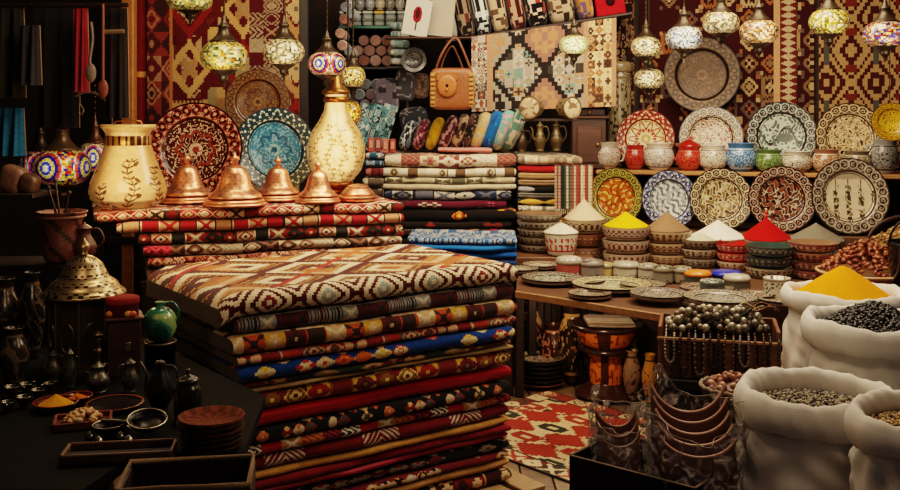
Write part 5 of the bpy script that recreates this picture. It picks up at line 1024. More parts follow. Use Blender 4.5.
# wooden stick bundle basket with dried pods (behind front sack)
c=P(737,398,3.62); c.z=.55; o=thing('rope_basket','round dark basket of dried reddish pods behind the front peppercorn sack','basket',c)
g=G(); g.lathe(smooth([(0,0),(.09,0),(.11,.01),(.125,.08),(.13,.10)],14),lambda T,K,R_,Z: np.where((np.sin(T*24+np.floor(Z/.01)*pi)>0)[...,None],hx('#5a4430'),hx('#2c1e16')),48); g.lathe([(.13,.10),(.12,.10),(0,.07)],hx('#241812'),40); g.build('body','matte',o)
g=G(); g.tube([(.128*math.cos(a),.128*math.sin(a),.102+.003*math.sin(a*20)) for a in np.linspace(0,2*pi,60)],.007,hx('#8a7c64'),6,False); g.build('rim','cloth',o)
heap_items('dried_pods','dried red and tan pods heaped in the round dark basket','pods',c+Vector((0,0,.095)),.11,.045,60,.018,'8a5038 a8745c 6a3c30 c09878',95,asone=True,cat='pods')
bench('low_stool','small dark stool under the round basket of pods',(c.x,3.62,0),(.2,.2,.549),'#1c120c',cat='stool')
# ---------------------------------------------------------------- sacks
def sack(name,label,c,r,h,col,seed,rollr=.032,bulge=1.04):
    """cloth sack with rolled-down mouth: body and rolled rim"""
    o=thing(name,label,'sack',c,(0,0,0),'white spice sacks'); rs=np.random.RandomState(seed); C=hx(col)
    th=np.linspace(0,2*pi,120,endpoint=False); zz=np.linspace(0,h-rollr*1.2,60); T,Z=np.meshgrid(th,zz,indexing='ij'); t=Z/h
    R_=r*(.95+.06*np.sin(np.clip(t,0,1)*pi)**.6*bulge)
    R_*=np.where(t<.05,.93+.07*t/.05,1)
    f=0
    for k in range(5): n_=rs.randint(5,17); f=f+rs.uniform(.0015,.004)*np.sin(n_*T+rs.uniform(0,6)+3.*np.sin(Z*rs.uniform(6,14)+rs.uniform(0,6)))
    f=f+.0055*np.sin(Z*62+3.5*np.sin(T*2+seed)+T*3)*np.clip(np.sin(T*2.5+seed),0,1)**2+.004*np.sin(Z*90+5*np.sin(T*1.5+seed))*np.clip(np.sin(T*3+seed+2),0,1)**2; neck=np.exp(-((t-.9)/.05)**2)*-.022+ +.005*np.sin(Z*44+np.sin(T*4)*2)*np.clip(t,.3,1)
    R_=R_+f*np.clip(1.2-t*.3,0,1)+neck
    Pt=np.stack([R_*np.cos(T),R_*np.sin(T),Z],-1); g=G(); g.grid(Pt,C,cu=True); g.lathe([(0,.002),(r*.8,.002)],C*.5,40); g.build('body','sackcloth',o)
    # rim: fat torus hanging over
    m=18; ph=np.linspace(0,2*pi,m,endpoint=False); T,Q=np.meshgrid(th,ph,indexing='ij'); rr=r*.96+.003*np.sin(3*T+seed)+.002*np.sin(7*T+seed*2); k1=rollr*(1+.07*np.sin(5*T+seed)+.05*np.sin(11*T)+.04*np.sin(23*T+3*Q)); zr=h-rollr*.8+.004*np.sin(2*T+seed)+.002*np.sin(5*T+1)
    X=(rr+k1*.75*np.cos(Q)); Zr=zr+k1*np.sin(Q)*1.25-.008*(np.cos(Q)>.5); g=G(); g.grid(np.stack([X*np.cos(T),X*np.sin(T),Zr],-1),C,cu=True,cv=True); g.build('rolled_rim','sackcloth',o); return o
cA=Vector((.393*4.35,4.35,0)); hA=.86; sack('spice_sack','white cloth sack filled with yellow turmeric, furthest back beside the bead crate',cA,.245,hA,'#d8d4cc',1)
cone('spice_mound','tall golden orange turmeric mound in the back sack',cA+Vector((0,0,hA-.03)),.215,.145,'#e08e08',sharp=1.15)
cB=Vector((.424*3.72,3.72,0)); hB=.865; sack('spice_sack','white cloth sack filled with black dried leaves in front of the turmeric sack',cB,.245,hB,'#d8d4cc',2,.040)
heap_items('tea_heap','coarse black dried leaves heaped in the sack before the turmeric','spice',cB+Vector((0,0,hB-.035)),.205,.10,1200,.0115,'0c0c0c 1a1a18 080808 242422',96,asone=True,cat='spice')
cC=Vector((.365*3.22,3.22,0)); hC=.745; sack('spice_sack','large white cloth sack of mixed peppercorns standing in the front row centre',cC,.235,hC,'#d8d4cc',3,.042)
heap_items('peppercorn_heap','mixed brown and grey peppercorns filling the front sack','spice',cC+Vector((0,0,hC-.055)),.205,.028,1000,.0085,'4a4030 8a7c60 2c261c a89878',97,asone=True,cat='spice')
cD=Vector((.478*2.78,2.78,0)); hD=.80; sack('spice_sack','white cloth sack of golden brown seeds partly outside the picture, beside the peppercorn sack',cD,.20,hD,'#d8d4cc',4,.036)
heap_items('seed_heap','golden brown seeds filling the partly seen front sack','spice',cD+Vector((0,0,hD-.045)),.17,.03,700,.009,'8a6a30 b08c48 5a4420 c8a868',98,asone=True,cat='spice')
# ---------------------------------------------------------------- dark box with plastic bags
e1=Vector((math.cos(rad(-40)),math.sin(rad(-40)),0)); e2=Vector((-e1.y,e1.x,0)); O=Vector((.40,3.33,0)); Lx=.45; Dx=.30; hb=.5
o=thing('dark_box','black open cardboard box holding bags of dark brown sheets in the foreground','box',O,(0,0,rad(-40)))
K=hx('#14100e')
for (x,y,sx,sy,nm) in [(Lx/2,0,Lx,.008,'front_panel'),(Lx/2,Dx,Lx,.008,'back_panel'),(0,Dx/2,.008,Dx,'side_panel'),(Lx,Dx/2,.008,Dx,'side_panel')]:
    g=G(); g.box((x,y,hb/2),(sx,sy,hb),K,.002); q=g.build(nm,'matte',o); g=G(); g.box((x,y,hb+.001),(sx+.002,sy+.002,.003),hx('#6a5c50'),.001); g.build('edge','matte',q)
g=G(); g.box((Lx/2,Dx/2,.35),(Lx-.02,Dx-.02,.01),K*.8,.002); g.build('bottom','matte',o)
def sheet(label,c,r,h,yaw,lean,rimc,k):
    n=40; a=np.linspace(-1.15,1.15,n); v=np.linspace(0,1,14); A,Vv=np.meshgrid(a,v,indexing='ij'); X=r*np.sin(A); Y=-r*.45*np.cos(A)+.35*r; Z=h*Vv-(.12*h)*(A/1.15)**2*Vv*-1*0+h*(-.22*(1-(A/1.15)**2))*Vv
    Pt=np.stack([X,Y+lean*Vv,Z],-1); g=G(); col=np.broadcast_to(hx('#60382a'),(n-1,13,3)).copy(); g.grid(Pt,col.reshape(-1,3)); Q=Pt+np.array([0,.008,0]); g.grid(Q[::-1],hx('#3a2018'))
    o=g.build('brown_sheet','leather',None,c,(0,0,yaw)); tag(o,label,'sheet','brown sheets packed in the box'); q=G(); q.tube(Pt[:,-1]+np.array([0,.004,0]),.0048,hx(rimc),6); q.build('folded_rim','leather',o)
cb=Vector((.245*3.18,3.18,.37))
for k in range(5): sheet(['frontmost','second','third','fourth','rearmost'][k]+' curved dark brown sheet standing in the plastic bag beside the sack',cb+Vector((0,-.05+.030*k,0)),.13,.25+.030*k,rad(-6),.0+.01*k,['#a87868','#b08470','#b88c78','#b08470','#b88c78'][k],k)
cb2=Vector((.172*3.38,3.38,.37))
for k in range(3): sheet(['front','middle','back'][k]+' dark brown sheet in the left-hand plastic bag of the box',cb2+Vector((0,-.03+.035*k,0)),.085,.19+.03*k,rad(20),.01,['#5a3428','#6a3c30','#7a4838'][k],k+7)
def plasticbag(label,c,rx,ry,h,seed,peaks):
    rs=np.random.RandomState(seed); th=np.linspace(0,2*pi,90,endpoint=False); v=np.linspace(0,1,44); T,Vv=np.meshgrid(th,v,indexing='ij'); f=0
    for k in range(7): f=f+rs.uniform(.003,.008)*np.sin(rs.randint(3,15)*T+rs.uniform(0,6)+rs.uniform(3,9)*Vv*np.sin(T+k))
    Hh=h*(1+sum(a_*np.exp(-((np.angle(np.exp(1j*(T-p_))))/w_)**2) for p_,a_,w_ in peaks)); R1=(1+.06*Vv)
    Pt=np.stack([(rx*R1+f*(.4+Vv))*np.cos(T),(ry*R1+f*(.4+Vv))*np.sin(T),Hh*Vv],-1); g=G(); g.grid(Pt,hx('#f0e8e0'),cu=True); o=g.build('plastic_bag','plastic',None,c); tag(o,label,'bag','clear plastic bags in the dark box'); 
    q=G(); q.tube(np.vstack([Pt[:,-1],Pt[:1,-1]]),.0014,hx('#8a7c70'),5,False); q.build('mouth_edge','glaze',o); return o
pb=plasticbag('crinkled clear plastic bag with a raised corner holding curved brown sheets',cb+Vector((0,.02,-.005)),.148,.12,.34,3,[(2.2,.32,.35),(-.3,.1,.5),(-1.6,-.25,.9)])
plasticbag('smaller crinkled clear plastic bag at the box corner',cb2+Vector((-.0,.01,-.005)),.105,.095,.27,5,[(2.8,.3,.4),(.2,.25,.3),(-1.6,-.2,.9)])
g=G(); g.box((0,0,0),(.05,.003,.04),hx('#8a7c48'),.001); adopt(g.build('paper_tag','matte',None,cb+Vector((.075,-.17,.10)),(rad(5),0,rad(10))),pb)

for k,(px,py,w_,h_,cl,lb) in enumerate([(404,84,22,34,'#3c3c40','dark grey felt bag hanging under the grey round plate'),(421,86,15,26,'#4a3c34','small brown pouch hanging left of the leather bag'),(388,96,24,36,'#5a5460','violet grey bundled shawl hanging beside the turquoise scarves'),(416,120,28,26,'#2c3034','black folded shawl hanging above the leaning pouches')]):
    p=P(px,py+h_/2,6.75); pillow('hanging_bag' if 'shawl' not in lb else 'hanging_shawl',lb,p,w_*.00675,.06,h_*.00675,fpat(cl,'#7c7880' if k!=1 else '#6a5444','#2a282c',k+5,9,.35),(0,rad(6-5*k),0),'dark things hanging left of the leather bag','bag' if 'shawl' not in lb else 'shawl',.55)
for k,(px,py) in enumerate([(346,8),(345,20),(352,14),(343,46),(350,52),(341,34)]):
    p=P(px,py,6.5); roll('rolled_shawl',['pale pink rolled shawl highest behind the hanging lamps','beige rolled shawl left of the teal shelf','cream and rose rolled shawl between its neighbours left of the teal shelf','grey rolled shawl lowest left of the pink scarf rolls','mauve rolled shawl against the pink scarf rolls','dusty rose rolled shawl in the middle of the hanging cluster'][k],Vector((p.x,6.45,p.z)),.034,.3,RC1[k%5] if k%2 else RC2[k%5],300+k,(-pi/2,0,0),'rolled shawls left of the teal shelf')
p=P(346,60,6.6); g=G(); g.box((0,0,0),(.13,.36,.014),hx('#241a14'),.002); tag(g.build('wall_rack','wood',None,(p.x,6.6,p.z)),'small dark bracket behind the hanging lamp carrying rolled shawls','shelf')
# ---------------------------------------------------------------- dark left side
LT=.72
o=thing('side_table','dark wooden table at the left side of the stall covered with metalware','table',(0,0,0))
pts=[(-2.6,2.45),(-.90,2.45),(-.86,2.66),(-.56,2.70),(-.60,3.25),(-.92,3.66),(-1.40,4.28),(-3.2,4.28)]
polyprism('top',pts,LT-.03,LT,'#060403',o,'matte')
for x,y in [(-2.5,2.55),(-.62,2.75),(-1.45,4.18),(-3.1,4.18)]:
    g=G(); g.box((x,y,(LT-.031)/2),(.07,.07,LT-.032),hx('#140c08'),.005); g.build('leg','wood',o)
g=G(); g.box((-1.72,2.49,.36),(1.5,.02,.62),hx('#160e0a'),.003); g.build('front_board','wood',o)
def lt(px,py): q=on(px,py,LT); q.z=LT+.001; return q
# octagonal lantern box
c=lt(84,368); s=c.y/1000; o=thing('octagonal_lantern','dark octagonal metal lantern casket with stepped dome lid and ball finial','lantern',c,(0,0,rad(12)))
r=33*s; D=hx('#4a3c2c')
g=G(); g.lathe([(0,0),(r*1.08,0),(r*1.08,.012),(r*.98,.02),(r*.96,70*s),(r*1.0,72*s)],hx('#4a3a28'),8,smooth=False); g.build('body','darkmetal',o)
for i in range(8):
    a=i*pi/4; g=G(); g.tube([(r*1.0*math.cos(a),r*1.0*math.sin(a),.02),(r*.98*math.cos(a),r*.98*math.sin(a),70*s)],.005,hx('#8a7450'),6); g.build('corner_bar','copper',o)
    a+=pi/8; q=r*.93; g=G(); g.tube([(q*math.cos(a)-12*s*math.sin(a)*math.cos(t)*.6,q*math.sin(a)+12*s*math.cos(a)*math.cos(t)*.6,36*s+14*s*math.sin(t)) for t in np.linspace(0,2*pi,20)],.003,hx('#7a6444'),5,False); g.build('medallion','copper',o)
g=G(); g.lathe(smooth([(r*1.0,72*s),(r*1.22,73*s),(r*1.24,76*s),(r*1.05,80*s),(r*1.0,84*s),(r*.95,86*s),(r*.72,91*s),(r*.66,96*s),(r*.60,100*s),(r*.50,106*s),(r*.3,111*s),(r*.1,113*s),(0,113*s)],60),lambda T,K,R_,Z: np.where(((np.sin(T*20)*np.sin(Z*300)>.2)&(np.mod(Z/.03,1)<.6))[...,None],hx('#3a2e20'),hx('#b8a078')),48); g.build('dome_lid','copper',o)
g=G(); g.lathe(smooth([(0,112*s),(5*s,113*s),(3*s,116*s),(6*s,120*s),(5*s,124*s),(2*s,127*s),(0,131*s)],24),hx('#b89868'),20); g.build('finial','copper',o)
# box, red drum box
c=lt(124,374); s=c.y/1000; o=thing('wooden_chest','small dark wooden box with open lid edge beside the octagonal lantern','box',c,(0,0,rad(20)))
g=G(); g.box((0,0,28*s),(32*s,.10,56*s),hx('#3a1c12'),.005); g.build('body','wood',o); g=G(); g.box((0,0,57.5*s),(36*s,.12,3*s),hx('#5a2c1a'),.003); g.build('lid','wood',o); g=G(); g.box((3*s,-.055,30*s),(5*s,.006,9*s),hx('#a88858'),.002); g.build('latch','copper',o)
o=thing('round_box','dark red round lidded box standing on the small wooden box','box',c+Vector((-.005,0,59.2*s)))
g=G(); g.lathe([(0,0),(15*s,0),(15.5*s,.003),(15.5*s,13*s)],hx('#4a0e10'),36); g.build('body','matte',o); g=G(); g.lathe([(16.2*s,12*s),(16.4*s,13*s),(16.4*s,17*s),(15*s,18*s),(0,18*s)],hx('#7a1c1c'),36); g.build('lid','matte',o)
for k,(dx,cl) in enumerate([(-.035,'#c88030'),(.03,'#d8a030'),(.045,'#c05030')]):
    g=G(); g.ball((0,0,.011),.011,hx(cl),10,6,(1.3,1,1)); tag(g.build('small_fruit','nut',None,c+Vector((dx,-.045,59.2*s))),['orange small dried fruit on the wooden box','yellow small dried fruit on the wooden box beside the red round box','reddish small dried fruit at the wooden box corner'][k],'fruit')
# candlestick
c=lt(101,376); c.y-=.02; s=c.y/1000; o=thing('candlestick','slim turned brass candlestick before the octagonal lantern','candlestick',c)
g=G(); g.lathe(smooth([(0,0),(9*s,0),(10*s,2*s),(4*s,5*s),(2*s,9*s),(4.5*s,13*s),(2*s,16*s),(2*s,22*s),(4.5*s,26*s),(2*s,30*s),(3*s,36*s),(4*s,40*s),(0,41*s)],60),hx('#8a7858'),24); g.build('stem','copper',o)
g=G(); g.lathe([(0,41*s),(6*s,42*s),(6.5*s,44*s),(3*s,44*s),(3*s,46*s),(0,46*s)],hx('#8a7858'),24); g.build('drip_pan','copper',o)
# green jug on a tin
c=lt(160,364); s=c.y/1000; o=thing('round_tin','dark round tin with pale rim lines under the green jug','tin',c)
g=G(); g.lathe([(0,0),(15*s,0),(15*s,20*s),(15.6*s,20.5*s),(15.6*s,22*s),(0,22*s)],lambda T,K,R_,Z: np.where(band(K,.45,.5)[...,None],hx('#8a8074'),hx('#1c1816')),36); g.build('body','darkmetal',o); g=G(); g.lathe([(15.7*s,21*s),(16.4*s,21.5*s),(16.2*s,23*s),(15*s,23*s)],hx('#8a7c6c'),36); g.build('rim','darkmetal',o)
c=c+Vector((0,0,23.2*s)); o=thing('green_jug','mottled green round jug with spout and handle on a dark tin','jug',c)
def gm(T,K,R_,Z): q=squig(R_*np.cos(T)*2,Z+R_*np.sin(T)*2,8,30); return np.where((q>.8)[...,None],hx('#8aa868'),np.where((q<-1)[...,None],hx('#1c5a44'),hx('#3c8468')))
g=G(); g.lathe(smooth([(0,0),(9*s,0),(14*s,6*s),(17*s,15*s),(15.5*s,25*s),(10*s,32*s),(4*s,34*s),(4*s,38*s),(5*s,39*s),(0,39*s)],60),gm,48); g.build('body','glaze',o)
g=G(); g.tube(spline([(-15*s,0,20*s),(-19*s,0,24*s),(-22*s,0,30*s)],10),np.linspace(3.5*s,1.8*s,10),hx('#3c8468'),10); g.build('spout','glaze',o)
g=G(); g.tube(spline([(4*s,0,37*s),(13*s,0,38*s),(19*s,0,28*s),(15*s,0,14*s)],16),1.3*s,hx('#2c6450'),8); g.build('handle','glaze',o)
# ewer and jar
c=lt(160,412); s=c.y/1000; o=thing('dark_ewer','tall dark metal ewer with a long curved spout','ewer',c)
g=G(); g.lathe(smooth([(0,0),(9*s,0),(7*s,4*s),(13*s,14*s),(14*s,24*s),(9*s,36*s),(5*s,44*s),(6*s,50*s),(0,52*s)],50),hx('#2c2622'),32); g.build('body','darkmetal',o)
g=G(); g.tube(spline([(-10*s,0,12*s),(-15*s,0,22*s),(-14*s,0,38*s),(-20*s,0,50*s)],18),np.linspace(2.6*s,1.3*s,18),hx('#6a645c'),8); g.build('spout','darkmetal',o); g=G(); g.tube(spline([(5*s,0,46*s),(15*s,0,44*s),(18*s,0,28*s),(12*s,0,16*s)],16),1.2*s,hx('#4a443c'),8); g.build('handle','darkmetal',o)
c=lt(188,420); s=c.y/1000; o=thing('glass_jar','dark glass jar with knobbed lid beside the ewer','jar',c)
g=G(); g.lathe(smooth([(0,0),(13*s,0),(14*s,4*s),(14*s,30*s),(10*s,36*s),(10*s,38*s)],30),hx('#1c2018'),32); g.build('body','glaze',o); g=G(); g.lathe(smooth([(10.5*s,38*s),(11*s,41*s),(4*s,44*s),(2*s,47*s),(3*s,50*s),(0,52*s)],24),hx('#3a3830'),24); g.build('lid','glaze',o)
# wicker bowls stack
c=lt(211,449); s=c.y/1000
for k in range(6):
    g=G(); r=33*s*(.94+.012*k); h=7.5*s; bc=hx(['#3a2418','#4a2c1c','#3c281c','#5a3420','#44301f','#7a3c20'][k])
    wv=lambda T,K,R_,Z,bc=bc: np.where((np.sin(T*36+np.floor(K*8)*pi)>0)[...,None],bc,bc*.55)
    g.lathe([(0,0),(r*.8,0),(r*.93,h*.4),(r,h),(r*.96,h*1.02),(r*.8,h*.35),(0,h*.3)],wv,48); tag(g.build('wicker_bowl','matte',None,c+Vector((rnd.uniform(-.004,.004),0,k*5.2*s))),['bottom','second','third','fourth','fifth','top reddish'][k]+' shallow wicker bowl of the stack at the table corner','bowl','stacked wicker bowls')
# dishes
def dish(name,label,px,py,w,base,rim,cat='dish',depth=.02,m='glaze',group=None):
    c=lt(px,py); s=c.y/1000; r=w*s/2; o=thing(name,label,cat,c,(0,0,0),group); g=G(); g.lathe(smooth([(0,0),(r*.6,0),(r*.8,depth*.4),(r*.96,depth),(r,depth*1.05)],14),hx(base),40); g.lathe([(r,depth*1.05),(r*.93,depth),(r*.7,depth*.45),(0,depth*.35)],hx(base)*.8,40); g.build('body',m,o)
    g=G(); g.lathe([(r*.95,depth*.98),(r*1.0,depth*1.0),(r*1.0,depth*1.25),(r*.93,depth*1.2)],hx(rim),40); g.build('rim',m,o); return c,r
c,r=dish('shallow_bowl','shallow red-rimmed bowl of yellow spice at the left of the dark table',56,409,44,'#5a2014','#8a3c24'); cone('spice_mound','low heap of yellow ochre spice in the red-rimmed bowl on the dark table',c+Vector((0,0,.012)),r*.85,.035,'#c88a20',m='powder')
dish('round_plate','dark round plate with reddish rim lying behind the peanuts',115,408,56,'#1c1614','#8a4c34','plate',.014)
c,r=dish('shallow_bowl','second small bowl of orange spice behind the yellow one',77,403,30,'#5a2014','#7a3420'); cone('spice_mound','low heap of orange spice in the small second bowl',c+Vector((0,0,.012)),r*.8,.02,'#b86420')
c=lt(83,425); o=thing('square_dish','square dark red wooden dish filled with shelled nuts','dish',c,(0,0,rad(18))); w=.155
g=G(); g.box((0,0,.004),(w,.10,.008),hx('#5a2014'),.002); g.build('bottom','wood',o)
for (x,y,sx,sy) in [(0,-.05,w,.008),(0,.05,w,.008),(-w/2,0,.008,.10),(w/2,0,.008,.10)]: g=G(); g.box((x,y,.012),(sx,sy,.022),hx('#7a3420'),.002); g.build('side','wood',o)
heap_items('shelled_nut','pale shelled nut heaped in the square red dish','nuts in the square dish',c+Vector((0,0,.014)),.055,.03,34,.0125,'d8a868 c8905c e8c088 b87c48',99,cat='nut')
for k,(px,py,w_,lb) in enumerate([(12,398,20,'small silver cup at the far left end of the dark table'),(26,394,18,'tall-rimmed silver cup in the cluster on the dark table'),(38,400,18,'silver cup beside the yellow spice bowl'),(24,408,20,'silver cup in front of the others at the table end'),(49,392,15,'little silver cup behind the yellow spice bowl'),(8,412,18,'silver cup nearest the dark table corner')]):
    c=lt(px,py); s=c.y/1000; r=w_*s/2*.8; o=thing('silver_cup',lb,'cup',c,(0,0,k),'silver cups on the dark table'); g=G(); g.lathe(smooth([(0,0),(r*.6,0),(r*.3,r*.3),(r*.85,r*.8),(r,r*1.5),(r*.92,r*1.5),(r*.7,r*.8),(0,r*.6)],24),hx('#8a8478'),24); g.build('bowl','metal',o); g=G(); g.tube(spline([(r*.9,0,r*1.4),(r*1.5,0,r*1.3),(r*1.4,0,r*.8),(r*.8,0,r*.75)],10),r*.1,hx('#8a8478'),6); g.build('handle','metal',o)
for k,(px,py,lb) in enumerate([(53,382,'small dark metal coffee pot left of the glinting teapot'),(98,392,'squat dark metal teapot with domed lid behind the round plate'),(70,388,'slim dark metal pitcher behind the orange spice bowl'),(130,392,'small dark metal jug behind the dark ewer')]):
    c=lt(px,py); jug(lb,px,[16,24,13,18][k],[32,30,40,34][k],c.y,LT+.001,'#5c564c',1,1,'metal_pot',1.0,'dark metal pots on the side table','darkmetal',(0,0,k*1.3))
# strainers / pans
def pan(label,px,py,w,tilt,col,hl,ha):
    c=lt(px,py); s=c.y/1000; r=w*s/2; c.z=LT+.006+r*math.sin(abs(tilt)); o=thing('metal_pan',label,'pan',c,(tilt,0,ha),'round metal pans on the side table'); g=G(); g.lathe(smooth([(0,0),(r*.7,.002),(r*.92,.014),(r,.026)],12),hx(col),40); g.lathe([(r,.026),(r*.97,.026),(r*.88,.016),(r*.66,.005),(0,.003)],hx(col)*.7,40); g.build('body','darkmetal',o); g=G(); g.tube([(r*math.cos(a)*1.0,r*math.sin(a)*1.0,.027) for a in np.linspace(0,2*pi,40)],.0028,hx('#a8a090'),6,False); g.build('rim','metal',o)
    g=G(); g.tube([(-r,0,.022),(-r-hl*.5,0,.03),(-r-hl,0,.035)],.006,hx(col)*1.2,8); g.build('handle','darkmetal',o)
pan('round metal strainer pan with glinting rim leaning beside the wicker bowls',147,434,38,rad(14),'#3a3834',.07,rad(20)); pan('small dark frying pan with a shiny rim left of the strainer pan',108,436,30,0,'#24211e',.05,rad(200))
for k,(px,py) in enumerate([(126,433),(120,440),(128,444),(90,440),(98,445)]):
    c=lt(px,py); g=G(); g.lathe(smooth([(0,0),(.012,0),(.017,.008),(.012,.018),(.004,.022),(0,.026)],14),hx('#a09888'),16); tag(g.build('metal_bell','metal',None,c),['tiny silver bell closest to the strainer pan','tiny silver bell in front of the strainer pan','tiny silver bell at the pan edge furthest forward','tiny silver bell by the small frying pan handle','tiny silver bell in front of the frying pan'][k],'bell','tiny bells on the side table')
# trays / crate at the near edge
c=Vector((-.885,2.62+.06,LT+.001)); o=thing('wooden_tray','dark wooden tray with light worn edges on the near corner of the table','tray',c,(0,0,rad(8)))
w,d=.28,.10; g=G(); g.box((0,0,.004),(w,d,.008),hx('#1c120c'),.002); g.build('bottom','wood',o)
for (x,y,sx,sy) in [(0,-d/2,w,.01),(0,d/2,w,.01),(-w/2,0,.01,d),(w/2,0,.01,d)]: g=G(); g.box((x,y,.014),(sx,sy,.026),hx('#6a4428'),.003); g.build('side','wood',o)
c=Vector((-.655,2.50,0)); o=thing('slatted_crate','brown slatted crate with a rope-bound top edge before the dark table','crate',c,(0,0,rad(8))); w,d,h=.31,.20,.735
for i in range(8): g=G(); g.box((-w/2+.017+.0395*i,-d/2,h/2),(.034,.010,h),hx('#5a3824')*(1 if i%2 else .6),.003); g.build('slat','wood',o)
for sg in(-1,1): g=G(); g.box((sg*w/2,0,h/2),(.012,d,h),hx('#3a2416'),.003); g.build('side','wood',o)
g=G(); g.box((0,d/2,h/2),(w,.01,h),hx('#2a1a10'),.003); g.build('back','wood',o)
g=G(); g.tube([(-w/2,-d/2,h+.006),(-w/6,-d/2,h+.009),(w/6,-d/2,h+.006),(w/2,-d/2,h+.007),(w/2,d/2,h+.007),(-w/2,d/2,h+.007),(-w/2,-d/2,h+.007)],.008,hx('#8a7050'),8,False); g.build('rope_edge','cloth',o)
# cabinet with leather urn
g=G(); p0=P(62,262,4.05); hz=p0.z-LT-.002; g.box((0,0,hz/2),(.40,.26,hz),hx('#120c09'),.006); tag(g.build('dark_chest','wood',None,(-1.71,4.10,LT+.001)),'tall black wooden chest behind the octagonal lantern','chest')
c=Vector((p0.x,4.05,p0.z)); s=.00405; o=thing('leather_urn','brown leather-covered urn with a flared mouth on the black chest','urn',c)
g=G(); g.lathe(smooth([(0,0),(15*s,0),(18*s,6*s),(19*s,20*s),(17*s,34*s),(20*s,44*s),(25*s,50*s),(24*s,52*s),(16*s,44*s),(0,40*s)],40),lambda T,K,R_,Z: np.where((np.sin(T*5+Z*60)>.7)[...,None],hx('#3a1c14'),hx('#7a4434')),36); g.build('body','leather',o)
g=G(); g.tube([(22*s*math.cos(a),22*s*math.sin(a),46*s) for a in np.linspace(0,2*pi,40)],.006,hx('#a0705c'),6,False); g.build('band','leather',o)
for k,(dx,dz,cl) in enumerate([(-.04,.13,'#3a1412'),(-.02,.16,'#4a3828'),(.02,.11,'#2e1a12')]):
    g=G(); g.tube([(0,0,0),(dx,.0,dz)],[.006,.004],hx(cl),8); g.ball((dx,0,dz),.010,hx(cl),8,6); tag(g.build('wooden_stirrer','wood',None,c+Vector((dx*.4,0,42*s))),['red wooden stirrer standing in the leather urn','tan wooden stirrer tallest in the leather urn','short brown wooden stirrer in the leather urn'][k],'stirrer')
jug('bulbous brown clay jug right beside the leather urn on the black chest',84,26,40,4.05,p0.z,'#5c3424',0,1,'clay_jug',1.0,None,'leather')
# left objects on the table rear / wall
for k,(px,py,Y,w_,h_,cl) in enumerate([(14,372,3.35,30,60,'#241c18'),(32,368,3.75,26,86,'#1c1814'),(4,330,3.75,34,80,'#2a221c')]):
    c=P(px,py,Y); dj(['squat dark vase with faint scrolls at the table end','tall dark engraved vase between the vase cluster and the lantern','dark engraved vase furthest back at the table end'][k],px,HY+(H-LT-.001)*1000/Y,w_,h_,cl,'#5a4c3c',220+k,zb=LT+.001)
g=G(); a,b=P(-30,196,4.6),P(36,196,4.6); g.box(((a.x+b.x)/2,4.72,a.z),(b.x-a.x,.3,.02),hx('#1c120c'),.003); tag(g.build('wall_rack','wood'),'dark shelf at the far left carrying tan leather pouches','shelf')
for k,(px,cl,w_,lb) in enumerate([(8,'#6a5040',26,'tan leather pouch lying on the far left shelf'),(26,'#4a3428',20,'brown leather pouch leaning beside the tan one')]):
    p=P(px,196,4.68); p.z=a.z+.011; pillow('leather_pouch',lb,p,w_*.0047,.09,.13 if k==0 else .09,solid(cl),(0,rad(18),0),'leather pouches on the far left shelf','pouch',.6,'leather')
rail=G(); a,b=P(-40,5,5.0),P(128,5,5.0); rail.tube([a,b],.012,hx('#3a2a20'),8); tag(rail.build('hanging_rail','darkmetal'),'dark rail across the upper left from which clothes and tools hang','rail')
def hangcloth(label,px,py,w,h,pf,seed,Y=5.0,nm='hanging_scarf',cat='scarf',m='cloth'):
    p=P(px,py+h,Y); return panel(nm,label,p,w*Y/1000,h*Y/1000,pf,30,50,(0,0,0),.012,.02,None,cat,m)
hangcloth('narrow dark red scarf hanging on the upper left rail',80,8,14,84,plainp('#7a1424'),1)
hangcloth('bright blue cloth corner hanging low at the far left',10,108,26,48,plainp('#1c5c84'),2,5.05)
hangcloth('black jacket hanging widest on the upper left rail',55,8,44,120,plainp('#100e12'),3,5.1,'hanging_jacket','jacket')
hangcloth('dark olive bag hanging at the far left of the rail',8,6,30,92,plainp('#24221a'),4,5.0,'hanging_bag','bag')
hangcloth('dark grey satchel with pale buckle hanging left of the black jacket',28,25,22,60,plainp('#26242a'),5,4.95,'hanging_bag','bag')
hangcloth('very dark brown cloth hanging between the red scarf and the wooden post',116,8,22,110,plainp('#170f0c'),6,5.05,'hanging_cloth','cloth')
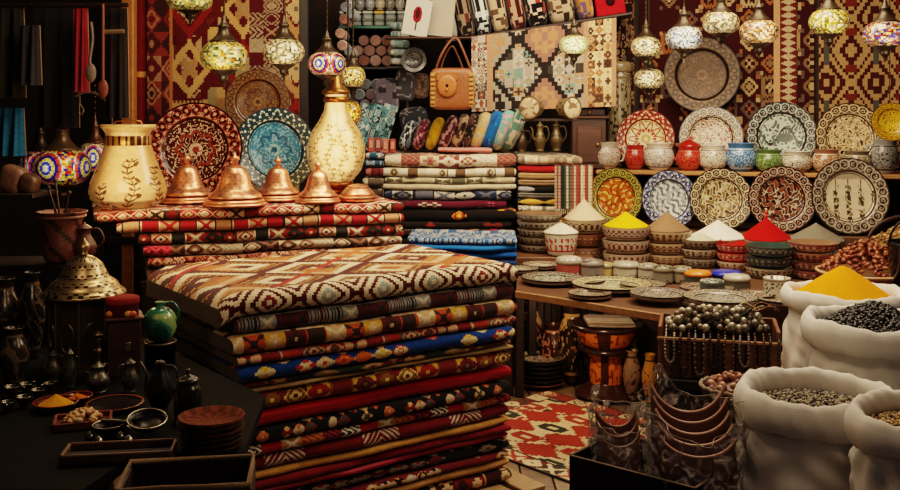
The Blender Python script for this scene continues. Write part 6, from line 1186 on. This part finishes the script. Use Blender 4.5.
for k,(px,y0,y1,cl,lb) in enumerate([(103,4,96,'#6a3424','long brown wooden ladle hanging on the upper left rail'),(91,22,80,'#6a5c54','curved pale horn spoon hanging beside the ladle')]):
    a,b=P(px,y0,4.97),P(px,y1,4.97); o=thing('wooden_ladle',lb,'ladle',b); L=a.z-b.z
    g=G(); g.tube(spline([(0,0,L),(.008 if k else 0,0,L*.7),(-.006 if k else 0,0,L*.35),(0,0,.07)],20),.008,hx(cl),8); g.build('handle','wood',o); g=G(); g.ball((0,0,.035),.034,hx(cl)*1.1,16,10,(.8,.35,1.4)); g.build('bowl','wood',o)
g=G(); p=P(112,32,5.0); g.tube([(-.05,0,0),(.06,0,.004)],.011,hx('#6a5844'),8); tag(g.build('hanging_whisk','wood',None,p),'short pale wooden rod tied across beside the ladle','rod')
# ---------------------------------------------------------------- camera, light
cam=bpy.data.cameras.new('camera'); co=bpy.data.objects.new('camera',cam); COL.objects.link(co); co.location=(0,0,H); co.rotation_euler=(pi/2,0,0)
cam.sensor_width=36; cam.lens=F/900*36; cam.shift_y=-(245-HY)/900; cam.clip_start=.05; SC.camera=co
WM=(1,.72,.45)
area((1.35,4.9,2.95),(1.5,5.6,.8),1.2,56,(1,.76,.52))
area((1.7,4.3,2.95),(1.4,3.7,.7),.8,17,(1,.78,.56))
area((0.1,5.0,2.95),(-.1,6.2,1.2),.9,26,(1,.78,.56))
area((.9,2.6,2.5),(-.1,4.0,.6),.6,8,(1,.68,.42))
area((-.9,4.4,2.95),(-.9,5.4,1.2),.6,22,(1,.74,.46))
point((.75,5.2,.675),7.5,(1,.66,.38),.04); point((.55,5.75,.66),3,(1,.66,.38),.03)  # added fill points under the table, standing in for bounced light
area((1.2,5.4,1.9),(1.8,6.8,1.4),.5,5,(1,.8,.55))
point(P(40,240,3.1),1.5,(1,.7,.4),.06); point(P(95,230,3.3)+Vector((0,-.3,.3)),1.3,(1,.62,.34),.1)
w=bpy.data.worlds.new('world'); SC.world=w; w.use_nodes=True; w.node_tree.nodes['Background'].inputs[0].default_value=(.10,.10,.13,1); w.node_tree.nodes['Background'].inputs[1].default_value=.25
SC.view_settings.view_transform='Filmic'; SC.view_settings.look='Medium High Contrast'; SC.view_settings.exposure=.32
SC.cycles.use_denoising=True; SC.cycles.max_bounces=6; SC.cycles.diffuse_bounces=3; SC.cycles.glossy_bounces=3; SC.cycles.transparent_max_bounces=8
SC.cycles.sample_clamp_indirect=4
